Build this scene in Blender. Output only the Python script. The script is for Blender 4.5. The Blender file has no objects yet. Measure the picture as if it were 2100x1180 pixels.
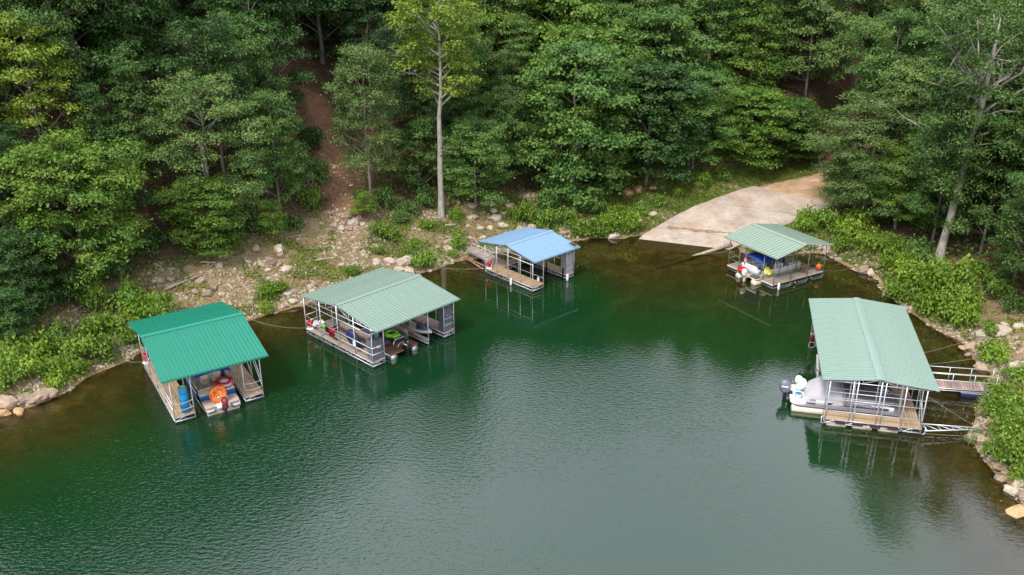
import bpy, math, random
import numpy as np
from mathutils import Vector, Matrix
# ------------------------------------------------------------------ camera, sky, sun, exposure
SC = bpy.context.scene
COL = SC.collection
rad = math.radians
CAM_H, F_PX, PITCH, ROLL = 29.0, 1822.6, rad(22.80), rad(-0.27)
cd = bpy.data.cameras.new('camera'); cam = bpy.data.objects.new('camera', cd); COL.objects.link(cam)
_cp, _sp, _cr, _sr = math.cos(PITCH), math.sin(PITCH), math.cos(ROLL), math.sin(ROLL)
FW = Vector((0, _cp, -_sp)); _r = Vector((1, 0, 0)); _u = _r.cross(FW)
RT = _r * _cr + _u * _sr; UPV = -_r * _sr + _u * _cr
cam.matrix_world = Matrix(((RT.x, UPV.x, -FW.x, 0), (RT.y, UPV.y, -FW.y, 0), (RT.z, UPV.z, -FW.z, CAM_H), (0, 0, 0, 1)))
cd.sensor_fit = 'HORIZONTAL'; cd.sensor_width = 36.0; cd.lens = 36.0 * F_PX / 2100.0
cd.clip_start = 0.5; cd.clip_end = 3000.0
SC.camera = cam
SUN_DIR = Vector((-0.38, -0.72, 1.05)).normalized()      # towards the sun
w = bpy.data.worlds.new('World'); SC.world = w; w.use_nodes = True
nt = w.node_tree; nt.nodes.clear()
sky = nt.nodes.new('ShaderNodeTexSky'); sky.sky_type = 'NISHITA'; sky.sun_disc = False
sky.sun_elevation = math.asin(SUN_DIR.z); sky.sun_rotation = math.atan2(SUN_DIR.x, SUN_DIR.y)
sky.air_density = 1.0; sky.dust_density = 2.0; sky.ozone_density = 1.0
tc = nt.nodes.new('ShaderNodeTexCoord'); cn = nt.nodes.new('ShaderNodeTexNoise')
cn.inputs['Scale'].default_value = 2.2; cn.inputs['Detail'].default_value = 6; cn.inputs['Roughness'].default_value = .55
cr_ = nt.nodes.new('ShaderNodeValToRGB'); cr_.color_ramp.elements[0].position = .36; cr_.color_ramp.elements[0].color = (.62,) * 3 + (1,)
cr_.color_ramp.elements[1].position = .62; cr_.color_ramp.elements[1].color = (1.0,) * 3 + (1,)
mx = nt.nodes.new('ShaderNodeMixRGB'); mx.inputs[2].default_value = (12.7, 13.4, 15.1, 1)     # cloud cover
bg = nt.nodes.new('ShaderNodeBackground'); bg.inputs[1].default_value = 0.10
wo = nt.nodes.new('ShaderNodeOutputWorld')
nt.links.new(tc.outputs['Generated'], cn.inputs['Vector']); nt.links.new(cn.outputs[0], cr_.inputs[0])
nt.links.new(cr_.outputs[0], mx.inputs[0]); nt.links.new(sky.outputs[0], mx.inputs[1])
nt.links.new(mx.outputs[0], bg.inputs[0]); nt.links.new(bg.outputs[0], wo.inputs[0])
sl = bpy.data.lights.new('sun', 'SUN'); so = bpy.data.objects.new('sun', sl); COL.objects.link(so)
sl.energy = 2.7; sl.angle = rad(11); sl.color = (1, .95, .87)
so.rotation_euler = (-SUN_DIR).to_track_quat('-Z', 'Y').to_euler()
SC.view_settings.view_transform = 'Standard'; SC.view_settings.look = 'None'
SC.view_settings.exposure = 0.50; SC.view_settings.gamma = 1.0; SC.view_settings.use_curve_mapping = False
SC.render.engine = 'CYCLES'
SC.cycles.max_bounces = 6; SC.cycles.diffuse_bounces = 3; SC.cycles.glossy_bounces = 3
SC.cycles.transmission_bounces = 4; SC.cycles.transparent_max_bounces = 6
SC.cycles.caustics_reflective = False; SC.cycles.caustics_refractive = False
rnd = random.Random(7); RN = np.random.default_rng(11)

# ------------------------------------------------------------------ pixel <-> world
def ray(x, y):
    return FW * F_PX + RT * (x - 1050.0) + UPV * (590.0 - y)
def px(x, y, z=0.0):                       # the point at height z seen in photo pixel (x, y)
    d = ray(x, y); t = (z - CAM_H) / d.z
    return Vector((d.x * t, d.y * t, z))
def to_px(p):
    v = Vector((p[0], p[1], p[2] - CAM_H)); k = v.dot(FW)
    return 1050.0 + F_PX * v.dot(RT) / k, 590.0 - F_PX * v.dot(UPV) / k

# ------------------------------------------------------------------ object helpers
def tag(o, label=None, cat=None, group=None, kind=None):
    if label: o['label'] = label
    if cat: o['category'] = cat
    if group: o['group'] = group
    if kind: o['kind'] = kind
    return o
def empty(name, loc=(0, 0, 0), rz=0.0):
    o = bpy.data.objects.new(name, None); COL.objects.link(o)
    o.location = loc; o.rotation_euler = (0, 0, rz); o.empty_display_size = .3
    return o
def link(name, me, parent=None, loc=None):
    o = bpy.data.objects.new(name, me); COL.objects.link(o)
    if parent: o.parent = parent
    if loc is not None: o.location = loc
    return o
class MB:
    """collects shapes and links them as one mesh"""
    def __init__(s): s.v = []; s.f = []; s.sm = []
    def add(s, vs, fs, smooth=False):
        b = len(s.v); s.v += [tuple(v) for v in vs]; s.f += [tuple(i + b for i in f) for f in fs]; s.sm += [smooth] * len(fs); return s
    def box(s, c, d, rz=0.0, M=None, taper=1.0):
        cx, cy, cz = c; hx, hy, hz = d[0] / 2, d[1] / 2, d[2] / 2
        vs = []
        for z, k in ((-hz, 1), (hz, taper)):
            for x, y in ((-hx, -hy), (hx, -hy), (hx, hy), (-hx, hy)):
                p = Vector((x * k, y * k, z))
                if M: p = M @ p
                elif rz: p = Matrix.Rotation(rz, 3, 'Z') @ p
                vs.append((p.x + cx, p.y + cy, p.z + cz))
        return s.add(vs, [(0, 3, 2, 1), (4, 5, 6, 7), (0, 1, 5, 4), (1, 2, 6, 5), (2, 3, 7, 6), (3, 0, 4, 7)])
    def rbox(s, c, d, r=.04, rz=0.0, n=3, crown=0.0):
        """box with rounded vertical corners and a softened top edge"""
        hx, hy, hz = d[0] / 2, d[1] / 2, d[2] / 2; r = min(r, hx * .98, hy * .98)
        def ring(inset, z):
            out = []
            for sx, sy, a0 in ((1, 1, 0), (-1, 1, 90), (-1, -1, 180), (1, -1, 270)):
                for i in range(n + 1):
                    a = rad(a0 + 90 * i / n)
                    x = sx * (hx - r) + (r - inset) * math.cos(a) if r > inset else sx * (hx - inset)
                    y = sy * (hy - r) + (r - inset) * math.sin(a) if r > inset else sy * (hy - inset)
                    p = Matrix.Rotation(rz, 3, 'Z') @ Vector((x, y, z)); out.append((p.x + c[0], p.y + c[1], p.z + c[2]))
            return out
        e = min(r * .6, hz * .6)
        return s.loft([ring(0, -hz), ring(0, hz - e), ring(e * .35, hz - e * .3), ring(e, hz + crown)], True, True)
    def tube(s, p, q, r, n=6, r2=None, cap=True):
        return s.ptube([p, q], [r, r if r2 is None else r2], n, cap)
    def ptube(s, pts, r, n=6, cap=True, close=False):
        pts = [Vector(p) for p in pts]; N = len(pts)
        if not isinstance(r, (list, tuple)): r = [r] * N
        rings = []
        for i, p in enumerate(pts):
            a = pts[i - 1] if (i > 0 or close) else p
            b = pts[(i + 1) % N] if (i < N - 1 or close) else p
            t = (b - a).normalized() if (b - a).length > 1e-9 else Vector((0, 0, 1))
            h = Vector((0, 0, 1)) if abs(t.z) < .95 else Vector((1, 0, 0))
            x = t.cross(h).normalized(); y = x.cross(t)
            rings.append([p + (x * math.cos(6.28319 * k / n) + y * math.sin(6.28319 * k / n)) * r[i] for k in range(n)])
        if close: rings.append(rings[0])
        return s.loft(rings, True, cap and not close, smooth=n > 5)
    def loft(s, rings, closed=True, caps=True, smooth=True):
        n = len(rings[0]); vs = [v for R in rings for v in R]; fs = []
        for i in range(len(rings) - 1):
            for k in range(n if closed else n - 1):
                a, b = i * n + k, i * n + (k + 1) % n
                fs.append((a, b, b + n, a + n))
        s.add(vs, fs, smooth)
        if caps:
            m = len(s.v) - len(vs)
            s.f.append(tuple(m + k for k in range(n))[::-1]); s.f.append(tuple(m + (len(rings) - 1) * n + k for k in range(n))); s.sm += [False, False]
        return s
    def lathe(s, prof, c=(0, 0, 0), axis='Z', n=14, sx=1, sy=1):
        rings = []
        for r, z in prof:
            R = []
            for k in range(n):
                a = 6.28319 * k / n; x, y = r * math.cos(a) * sx, r * math.sin(a) * sy
                p = (x, y, z) if axis == 'Z' else (z, x, y) if axis == 'X' else (x, z, y)
                R.append((p[0] + c[0], p[1] + c[1], p[2] + c[2]))
            rings.append(R)
        return s.loft(rings, True, True)
    def torus(s, c, R, r, n=20, m=8, M=None, sz=1.0):
        rings = []
        for i in range(n + 1):
            a = 6.28319 * i / n; ring = []
            for k in range(m):
                b = 6.28319 * k / m
                p = Vector(((R + r * math.cos(b)) * math.cos(a), (R + r * math.cos(b)) * math.sin(a), r * math.sin(b) * sz))
                if M: p = M @ p
                ring.append((p.x + c[0], p.y + c[1], p.z + c[2]))
            rings.append(ring)
        return s.loft(rings, True, False)
    def ell(s, c, d, n=12, m=7, M=None):
        rings = []
        for i in range(m + 1):
            t = math.pi * i / m; rr = max(math.sin(t), .02); R = []
            for k in range(n):
                a = 6.28319 * k / n; p = Vector((d[0] / 2 * rr * math.cos(a), d[1] / 2 * rr * math.sin(a), -d[2] / 2 * math.cos(t)))
                if M: p = M @ p
                R.append((p.x + c[0], p.y + c[1], p.z + c[2]))
            rings.append(R)
        return s.loft(rings, True, True)
    def mesh(s, name, m=None):
        me = bpy.data.meshes.new(name); me.from_pydata(s.v, [], s.f)
        me.polygons.foreach_set('use_smooth', s.sm); me.update()
        if m: me.materials.append(MAT[m] if isinstance(m, str) else m)
        return me
    def build(s, name, m, parent=None, loc=None):
        return link(name, s.mesh(name, m), parent, loc)
def rotM(ax, a): return Matrix.Rotation(a, 3, ax)

# ------------------------------------------------------------------ materials
MAT = {}
def mat(name, col, rough=.6, metal=0.0, var=.12, scale=6.0, bump=0.0, spec=.5, col2=None, objvar=0.0, stretch=None):
    m = bpy.data.materials.new(name); m.use_nodes = True; n = m.node_tree; b = n.nodes['Principled BSDF']
    b.inputs['Roughness'].default_value = rough; b.inputs['Metallic'].default_value = metal
    b.inputs['Specular IOR Level'].default_value = spec
    t = n.nodes.new('ShaderNodeTexCoord'); no = n.nodes.new('ShaderNodeTexNoise')
    no.inputs['Scale'].default_value = scale; no.inputs['Detail'].default_value = 5; no.inputs['Roughness'].default_value = .62
    src = t.outputs['Object']
    if stretch:
        mp = n.nodes.new('ShaderNodeMapping'); mp.inputs['Scale'].default_value = stretch; n.links.new(src, mp.inputs[0]); src = mp.outputs[0]
    n.links.new(src, no.inputs['Vector'])
    r = n.nodes.new('ShaderNodeValToRGB'); e = r.color_ramp.elements
    c2 = col2 if col2 else tuple(min(1, c * (1 + var)) for c in col)
    e[0].position = .32; e[0].color = tuple(c * (1 - var) for c in col) + (1,); e[1].position = .68; e[1].color = tuple(c2) + (1,)
    n.links.new(no.outputs[0], r.inputs[0]); out = r.outputs[0]
    if objvar:
        oi = n.nodes.new('ShaderNodeObjectInfo'); hs = n.nodes.new('ShaderNodeHueSaturation')
        mr = n.nodes.new('ShaderNodeMapRange'); mr.inputs[3].default_value = 1 - objvar; mr.inputs[4].default_value = 1 + objvar
        n.links.new(oi.outputs['Random'], mr.inputs[0]); n.links.new(mr.outputs[0], hs.inputs['Value']); n.links.new(out, hs.inputs['Color']); out = hs.outputs[0]
    n.links.new(out, b.inputs['Base Color'])
    if bump:
        bp = n.nodes.new('ShaderNodeBump'); bp.inputs['Strength'].default_value = bump; bp.inputs['Distance'].default_value = .05
        n.links.new(no.outputs[0], bp.inputs['Height']); n.links.new(bp.outputs[0], b.inputs['Normal'])
    MAT[name] = m; return m
def leafmat(name, col, hue=.02, val=.3, rough=.55):
    """leaf surface: diffuse, a little gloss and light through the blade; colour varies per leaf and per plant"""
    m = bpy.data.materials.new(name); m.use_nodes = True; n = m.node_tree; b = n.nodes['Principled BSDF']
    b.inputs['Roughness'].default_value = rough; b.inputs['Specular IOR Level'].default_value = .35
    at = n.nodes.new('ShaderNodeAttribute'); at.attribute_name = 'tone'
    oi = n.nodes.new('ShaderNodeObjectInfo')
    hs = n.nodes.new('ShaderNodeHueSaturation'); hs.inputs['Color'].default_value = tuple(col) + (1,)
    a = n.nodes.new('ShaderNodeMapRange'); a.inputs[3].default_value = .5 + hue; a.inputs[4].default_value = .5 - hue
    v = n.nodes.new('ShaderNodeMapRange'); v.inputs[3].default_value = 1 - val; v.inputs[4].default_value = 1 + val
    o = n.nodes.new('ShaderNodeMapRange'); o.inputs[3].default_value = .82; o.inputs[4].default_value = 1.2
    mu = n.nodes.new('ShaderNodeMath'); mu.operation = 'MULTIPLY'
    n.links.new(at.outputs['Fac'], a.inputs[0]); n.links.new(at.outputs['Fac'], v.inputs[0]); n.links.new(oi.outputs['Random'], o.inputs[0])
    n.links.new(v.outputs[0], mu.inputs[0]); n.links.new(o.outputs[0], mu.inputs[1])
    n.links.new(a.outputs[0], hs.inputs['Hue']); n.links.new(mu.outputs[0], hs.inputs['Value'])
    n.links.new(hs.outputs[0], b.inputs['Base Color'])
    tr = n.nodes.new('ShaderNodeBsdfTranslucent'); ms = n.nodes.new('ShaderNodeMixShader'); ms.inputs[0].default_value = .22
    tl = n.nodes.new('ShaderNodeMixRGB'); tl.blend_type = 'MULTIPLY'; tl.inputs[0].default_value = 1; tl.inputs[2].default_value = (1.0, 1.15, .45, 1)
    n.links.new(hs.outputs[0], tl.inputs[1]); n.links.new(tl.outputs[0], tr.inputs[0])
    ou = n.nodes['Material Output']
    n.links.new(b.outputs[0], ms.inputs[1]); n.links.new(tr.outputs[0], ms.inputs[2]); n.links.new(ms.outputs[0], ou.inputs[0])
    MAT[name] = m; return m
leafmat('leaf_mid', (.090, .172, .034)); leafmat('leaf_yellow', (.160, .225, .022)); leafmat('leaf_dark', (.052, .115, .024))
leafmat('leaf_grey', (.130, .205, .052)); leafmat('leaf_bright', (.128, .222, .028)); leafmat('leaf_lime', (.165, .262, .026))
leafmat('leaf_shrub', (.130, .225, .018)); leafmat('weed', (.165, .225, .03), .035, .4); leafmat('grass_blade', (.19, .235, .045), .03, .35)
leafmat('pine_needle', (.040, .088, .024))
mat('bark_grey', (.20, .175, .145), .9, var=.35, scale=3.5, bump=.6, stretch=(2, 2, .5), objvar=.15)
mat('bark_pale', (.31, .28, .23), .85, var=.35, scale=2.2, bump=.5, stretch=(2, 2, .6))
mat('bark_brown', (.13, .095, .07), .9, var=.35, scale=3.5, bump=.6, stretch=(2, 2, .5), objvar=.15)
mat('driftwood', (.36, .29, .22), .9, var=.3, scale=4, bump=.4)
mat('rock', (.29, .21, .15), .9, var=.35, scale=1.8, bump=.8, objvar=.22)
mat('rock_pale', (.42, .345, .265), .9, var=.25, scale=1.8, bump=.7, objvar=.12)
mat('rock_orange', (.44, .27, .13), .9, var=.3, scale=1.8, bump=.7, objvar=.15)
mat('pebble', (.30, .215, .145), .9, var=.45, scale=2.3, col2=(.50, .41, .31)); leafmat('dead_leaf', (.25, .155, .085), .02, .55)
mat('galv', (.62, .63, .66), .42, .55, var=.1, scale=5)
mat('green_steel', (.17, .23, .17), .5, .3, var=.15, scale=5)
mat('plank', (.40, .28, .17), .8, var=.28, scale=3, bump=.25, stretch=(8, .6, 1), objvar=.16)
mat('plank_grey', (.33, .26, .21), .85, var=.3, scale=3, bump=.25, stretch=(8, .6, 1), objvar=.2)
mat('plank_old', (.34, .24, .21), .85, var=.3, scale=3, bump=.25, objvar=.28)
mat('float_tub', (.055, .055, .065), .5, var=.3, scale=4)
mat('float_foam', (.42, .37, .29), .9, var=.35, scale=3)
mat('roof_teal', (.014, .205, .135), .38, var=.05, scale=.9, spec=.5)
mat('roof_sage', (.205, .285, .235), .42, var=.05, scale=.8)
mat('roof_blue', (.21, .335, .47), .38, var=.06, scale=.8)
mat('roof_mint', (.235, .325, .275), .42, var=.05, scale=.8)
mat('roof_moss', (.25, .325, .26), .42, var=.05, scale=.8)
mat('white_paint', (.78, .77, .76), .4, var=.04); mat('cream', (.66, .58, .45), .5, var=.08); mat('tan_vinyl', (.47, .38, .29), .55, var=.1)
mat('black', (.012, .012, .014), .35, var=.2); mat('dark_grey', (.075, .075, .09), .5, var=.2); mat('cabinet', (.14, .135, .155), .55, var=.15)
mat('cabinet_tan', (.42, .38, .37), .6, var=.12); mat('blue_hull', (.015, .11, .36), .3, var=.08); mat('blue_canvas', (.012, .055, .36), .75, var=.12)
mat('blue_foam', (.012, .27, .58), .6, var=.08); mat('yellow', (.75, .68, .03), .6, var=.06); mat('orange', (.78, .16, .015), .5, var=.08)
mat('red', (.50, .012, .025), .4, var=.12); mat('pink', (.70, .33, .42), .8, var=.1); mat('grey_cover', (.21, .20, .225), .8, var=.1, scale=1.5, bump=.4)
mat('pale_cover', (.44, .41, .445), .8, var=.07, scale=1.2, bump=.4); mat('navy', (.025, .028, .10), .55, var=.15); mat('purple', (.10, .07, .21), .5, var=.15)
mat('lime_plastic', (.22, .60, .04), .45, var=.1); mat('mint_white', (.68, .80, .70), .6, var=.06); mat('aluminium', (.66, .65, .64), .3, .8, var=.08)
mat('steel_rail', (.75, .75, .76), .22, .8, var=.05); mat('carpet', (.17, .075, .045), .9, var=.2); mat('panel_cell', (.02, .02, .03), .2, var=.1)
mat('outboard_grey', (.16, .16, .22), .3, var=.1); mat('rope', (.38, .35, .28), .8, var=.15); mat('rust', (.40, .23, .14), .8, var=.3)
mat('net_white', (.66, .64, .66), .8, var=.2, scale=9); mat('wood_dark', (.16, .085, .05), .8, var=.25); mat('aqua', (.08, .45, .55), .6, var=.1)
mat('maroon_shade', (.045, .016, .032), .6, var=.2); mat('dark_red', (.20, .02, .03), .35, var=.2); mat('white_sign', (.75, .75, .75), .6, var=.02)
# ------------------------------------------------------------------ terrain
SHORE_PX = [(0,850),(85,829),(140,803),(178,774),(263,740),(292,719),(400,688),(517,655),(563,642),(617,627),(740,592),(865,560),(899,551),(933,536),(961,533),(1080,508),
 (1178,494),(1250,498),(1296,487),(1357,500),(1446,512),(1493,510),(1600,505),(1678,512),(1737,546),(1800,572),(1812,603),(1846,624),(1890,658),(1937,685),(1981,705),(1998,739),(2032,766),
 (2010,821),(1990,895),(2005,926),(2039,970),(2076,997),(2097,1044)]
SHORE = np.array([(-330, -260), (-140, -110), (-70, -10), (-50, 25), (-38, 42)] + [tuple(px(*p).xy) for p in SHORE_PX] + [(27, 30), (33, 14), (48, -12), (110, -110), (300, -260)])
LANDPOLY = np.vstack([SHORE, [(1600, -260), (1600, 1600), (-1600, 1600), (-1600, -260)]])
def vnoise(x, y, seed=0):
    xi = np.floor(x).astype(np.int64); yi = np.floor(y).astype(np.int64); fx = x - xi; fy = y - yi
    fx = fx * fx * (3 - 2 * fx); fy = fy * fy * (3 - 2 * fy)
    def h(a, b):
        n = (a * 374761393 + b * 668265263 + seed * 974711) & 0xffffffff
        n = ((n ^ (n >> 13)) * 1274126177) & 0xffffffff
        return ((n ^ (n >> 16)) & 0xffff) / 65535.0
    return (h(xi, yi) * (1 - fx) + h(xi + 1, yi) * fx) * (1 - fy) + (h(xi, yi + 1) * (1 - fx) + h(xi + 1, yi + 1) * fx) * fy
def fbm(x, y, seed=0, o=4):
    s = 0; a = .5
    for i in range(o):
        s = s + a * vnoise(x, y, seed + i); x = x * 2.03 + 5.1; y = y * 2.03 + 1.7; a *= .5
    return s
def polydist(x, y, P):
    d = np.full(x.shape, 1e18)
    for (ax, ay), (bx, by) in zip(P[:-1], P[1:]):
        vx, vy = bx - ax, by - ay
        t = np.clip(((x - ax) * vx + (y - ay) * vy) / (vx * vx + vy * vy + 1e-12), 0, 1)
        d = np.minimum(d, (x - ax - t * vx) ** 2 + (y - ay - t * vy) ** 2)
    return np.sqrt(d)
def inside(x, y, P):
    c = np.zeros(x.shape, bool); n = len(P)
    for i in range(n):
        ax, ay = P[i]; bx, by = P[(i + 1) % n]
        k = (ay > y) != (by > y)
        if ay != by: c ^= k & (x < (bx - ax) * (y - ay) / (by - ay) + ax)
    return c
sstep = lambda a, b, x: (lambda t: t * t * (3 - 2 * t))(np.clip((x - a) / (b - a), 0, 1))
# boat ramp corridor: from the water up to the bend of the dirt road
RAMP_L = [(1286, 526, -.50), (1310, 489, .02), (1350, 462, .45), (1420, 424, 1.15), (1520, 388, 1.9), (1600, 369, 2.35), (1660, 357, 2.7)]
RAMP_R = [(1492, 548, -.50), (1495, 511, .02), (1555, 484, .45), (1640, 449, 1.15), (1692, 425, 1.75), (1735, 405, 2.25), (1790, 388, 2.7)]
RL = [px(*p) for p in RAMP_L]; RR = [px(*p) for p in RAMP_R]
RAMPPOLY = np.array([p.xy[:] for p in RL] + [p.xy[:] for p in RR[::-1]])
ROADEXT = [(47.0, 106.0, 3.6), (62, 118, 6.5), (80, 130, 10.0)]
RC = np.array([(14.0, 60.0, -3.2), (15.6, 71.0, -1.15)] + [((a + b) / 2)[:] for a, b in zip(RL, RR)] + ROADEXT)
def _at(P, t):
    k = t * (len(P) - 1); i = min(int(k), len(P) - 2); return P[i].lerp(P[i + 1], k - i)
RAMPPTS = [_at(RL, a / 14).lerp(_at(RR, a / 14), b / 6)[:] for a in range(15) for b in range(7)]
def height(x, y):
    x = np.asarray(x, float); y = np.asarray(y, float)
    s = polydist(x, y, SHORE); land = inside(x, y, LANDPOLY); s = np.where(land, s, -s)
    sp = np.maximum(s, 0); sm = np.maximum(-s, 0)
    up = .20 * (1 - np.exp(-sp / .5)) + .25 * sp + .17 * np.maximum(sp - 9, 0) - .25 * np.maximum(sp - 46, 0) - .14 * np.maximum(sp - 75, 0)
    up = up + sstep(-15, -36, x) * .42 * np.clip(sp - 7, 0, 40)
    up = up + (fbm(x * .16, y * .16, 3) - .47) * np.minimum(sp * .5, 2.2) + (fbm(x * .9, y * .9, 8, 3) - .44) * np.minimum(sp * .35, .5)
    dn = -(.12 * (1 - np.exp(-sm / .5)) + .30 * sm + .12 * np.maximum(sm - 4, 0)); dn = np.maximum(dn, -9) + (fbm(x * .7, y * .7, 5, 3) - .44) * np.minimum(sm * .25, .5)
    z = np.where(land, up, dn)
    # valley along the ramp and road
    best = np.full(x.shape, 1e18); zr = np.zeros(x.shape)
    for a, b in zip(RC[:-1], RC[1:]):
        v = b[:2] - a[:2]; t = np.clip(((x - a[0]) * v[0] + (y - a[1]) * v[1]) / (v @ v), 0, 1)
        d = (x - a[0] - t * v[0]) ** 2 + (y - a[1] - t * v[1]) ** 2
        k = d < best; best = np.where(k, d, best); zr = np.where(k, a[2] + t * (b[2] - a[2]), zr)
    d = np.sqrt(best)
    # keep the bed under the ramp sheet itself, let it rise gently beside it
    wgt = (1 - sstep(4.0, 9.0, d)) * sstep(92, 98, y)
    z = z * (1 - wgt) + (zr - .16) * wgt
    wgt = (1 - sstep(5.5, 11.0, d)) * (1 - sstep(78, 80.5, y))
    z = z * (1 - wgt) + (zr - .16) * wgt
    k = (x > RAMPPOLY[:, 0].min() - 9) & (x < RAMPPOLY[:, 0].max() + 9) & (y > RAMPPOLY[:, 1].min() - 9) & (y < RAMPPOLY[:, 1].max() + 9)
    if k.any():
        X, Y = x[k], y[k]; do = np.where(inside(X, Y, RAMPPOLY), 0, polydist(X, Y, np.vstack([RAMPPOLY, RAMPPOLY[:1]])))
        wsum = 0; zs = 0
        for q in RAMPPTS: ww = 1 / ((X - q[0]) ** 2 + (Y - q[1]) ** 2 + .05) ** 2; wsum = wsum + ww; zs = zs + ww * q[2]
        g = 1 - sstep(.7, 6.5, do); z = z.copy(); z[k] = z[k] * (1 - g) + (zs / wsum - .17 + .22 * (1 - sstep(-.28, -.10, zs / wsum)) + .10 * do * np.where(zs / wsum < -.1, -1.5, 1) + .10 * sstep(.2, 1.2, do)) * g
    return z
def axis(lo, f0, f1, hi, st):
    a = list(np.arange(f0, f1 + 1e-6, st)); k = st; v = f1
    while v < hi: k *= 1.13; v += k; a.append(v)
    k = st; v = f0
    while v > lo: k *= 1.13; v -= k; a.insert(0, v)
    return np.array(a)
GX = axis(-900, -50, 50, 900, .55); GY = axis(-500, 26, 112, 900, .55)
XX, YY = np.meshgrid(GX, GY); ZZ = height(XX, YY)
def hgt(x, y):                              # bilinear lookup
    x = np.asarray(x, float); y = np.asarray(y, float)
    i = np.clip(np.searchsorted(GX, x) - 1, 0, len(GX) - 2); j = np.clip(np.searchsorted(GY, y) - 1, 0, len(GY) - 2)
    tx = (x - GX[i]) / (GX[i + 1] - GX[i]); ty = (y - GY[j]) / (GY[j + 1] - GY[j])
    return (ZZ[j, i] * (1 - tx) + ZZ[j, i + 1] * tx) * (1 - ty) + (ZZ[j + 1, i] * (1 - tx) + ZZ[j + 1, i + 1] * tx) * ty
def ground(x, y):                           # where the ray of a photo pixel meets the terrain
    d = ray(x, y).normalized(); t = 20.0; p0 = Vector((0, 0, CAM_H)); last = t
    while t < 400:
        p = p0 + d * t
        if p.z < float(hgt(p.x, p.y)): break
        last = t; t += .5
    for _ in range(12):
        m = (last + t) / 2; p = p0 + d * m
        if p.z < float(hgt(p.x, p.y)): t = m
        else: last = m
    p = p0 + d * t; return Vector((p.x, p.y, float(hgt(p.x, p.y))))
def pxv(x, y, z):
    vx, vy, vz = x, y, z - CAM_H; k = vx * FW.x + vy * FW.y + vz * FW.z; k = np.where(k > 1, k, np.nan)
    return 1050 + F_PX * (vx * RT.x + vy * RT.y + vz * RT.z) / k, 590 - F_PX * (vx * UPV.x + vy * UPV.y + vz * UPV.z) / k
def grid_mesh(name, X, Y, Z, keep=None):
    ny, nx = X.shape; me = bpy.data.meshes.new(name)
    v = np.stack([X, Y, Z], -1).reshape(-1, 3)
    idx = np.arange(nx * ny).reshape(ny, nx)
    q = np.stack([idx[:-1, :-1], idx[:-1, 1:], idx[1:, 1:], idx[1:, :-1]], -1).reshape(-1, 4)
    me.vertices.add(len(v)); me.vertices.foreach_set('co', v.ravel())
    me.loops.add(q.size); me.loops.foreach_set('vertex_index', q.ravel().astype(np.int32))
    me.polygons.add(len(q)); me.polygons.foreach_set('loop_start', np.arange(0, q.size, 4, dtype=np.int32))
    me.polygons.foreach_set('loop_total', np.full(len(q), 4, np.int32)); me.polygons.foreach_set('use_smooth', np.ones(len(q), bool))
    me.update(); return me
def fattr(me, name, a):
    t = me.attributes.new(name, 'FLOAT', 'POINT'); t.data.foreach_set('value', np.nan_to_num(np.asarray(a, float)).ravel().astype(np.float32))
# zones, read off the photograph as ground regions: forest edge, footpath, open stony bank
FEDGE = np.array([(-400,700),(0,655),(100,648),(230,585),(330,540),(420,512),(520,484),(600,462),(650,440),(735,425),(820,405),(905,440),(985,400),(1080,400),(1170,405),(1260,385),(1330,372),(1450,352),(1600,338),(1660,352),(1700,452),(1760,462),(1850,492),(1925,535),(2000,575),(2100,640),(2500,800)], float)
PATHW = [ground(*p) for p in ((648,205),(660,250),(672,300),(684,345),(692,385),(705,425),(715,455))]
PATH = np.array([p.xy[:] for p in PATHW])
def zone(x, y, z):
    u, v = pxv(x, y, z); fe = np.interp(u, FEDGE[:, 0], FEDGE[:, 1])
    forest = sstep(-8, 14, fe - v) * np.where(np.isnan(u), 1, 1); forest = np.where(np.isnan(u), 1, forest)
    path = 1 - sstep(.7, 1.7, polydist(x, y, PATH) + (fbm(x * .8, y * .8, 21, 3) - .44) * 1.2)
    ramp = inside(x, y, RAMPPOLY)
    gr = np.interp(np.nan_to_num(u), [0, 200, 300, 380, 520, 800, 1000, 1060, 1150, 1300, 1640, 1720, 1900, 2000, 2100], [.50, .50, .45, .28, .30, .38, .42, .5, .80, .85, .9, .85, .70, .34, .36])
    return u, v, forest, path, ramp, gr
U, Vp, FOREST, PATHM, RAMPM, GREEN = zone(XX, YY, ZZ)
me = grid_mesh('ground', XX, YY, ZZ)
fattr(me, 'forest', FOREST * (1 - .0 * PATHM)); fattr(me, 'path', PATHM); fattr(me, 'green', GREEN); fattr(me, 'alt', ZZ)
ground_obj = tag(link('ground', me), 'stony brown bank and wooded hillside around the cove', 'ground', kind='structure')
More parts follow.
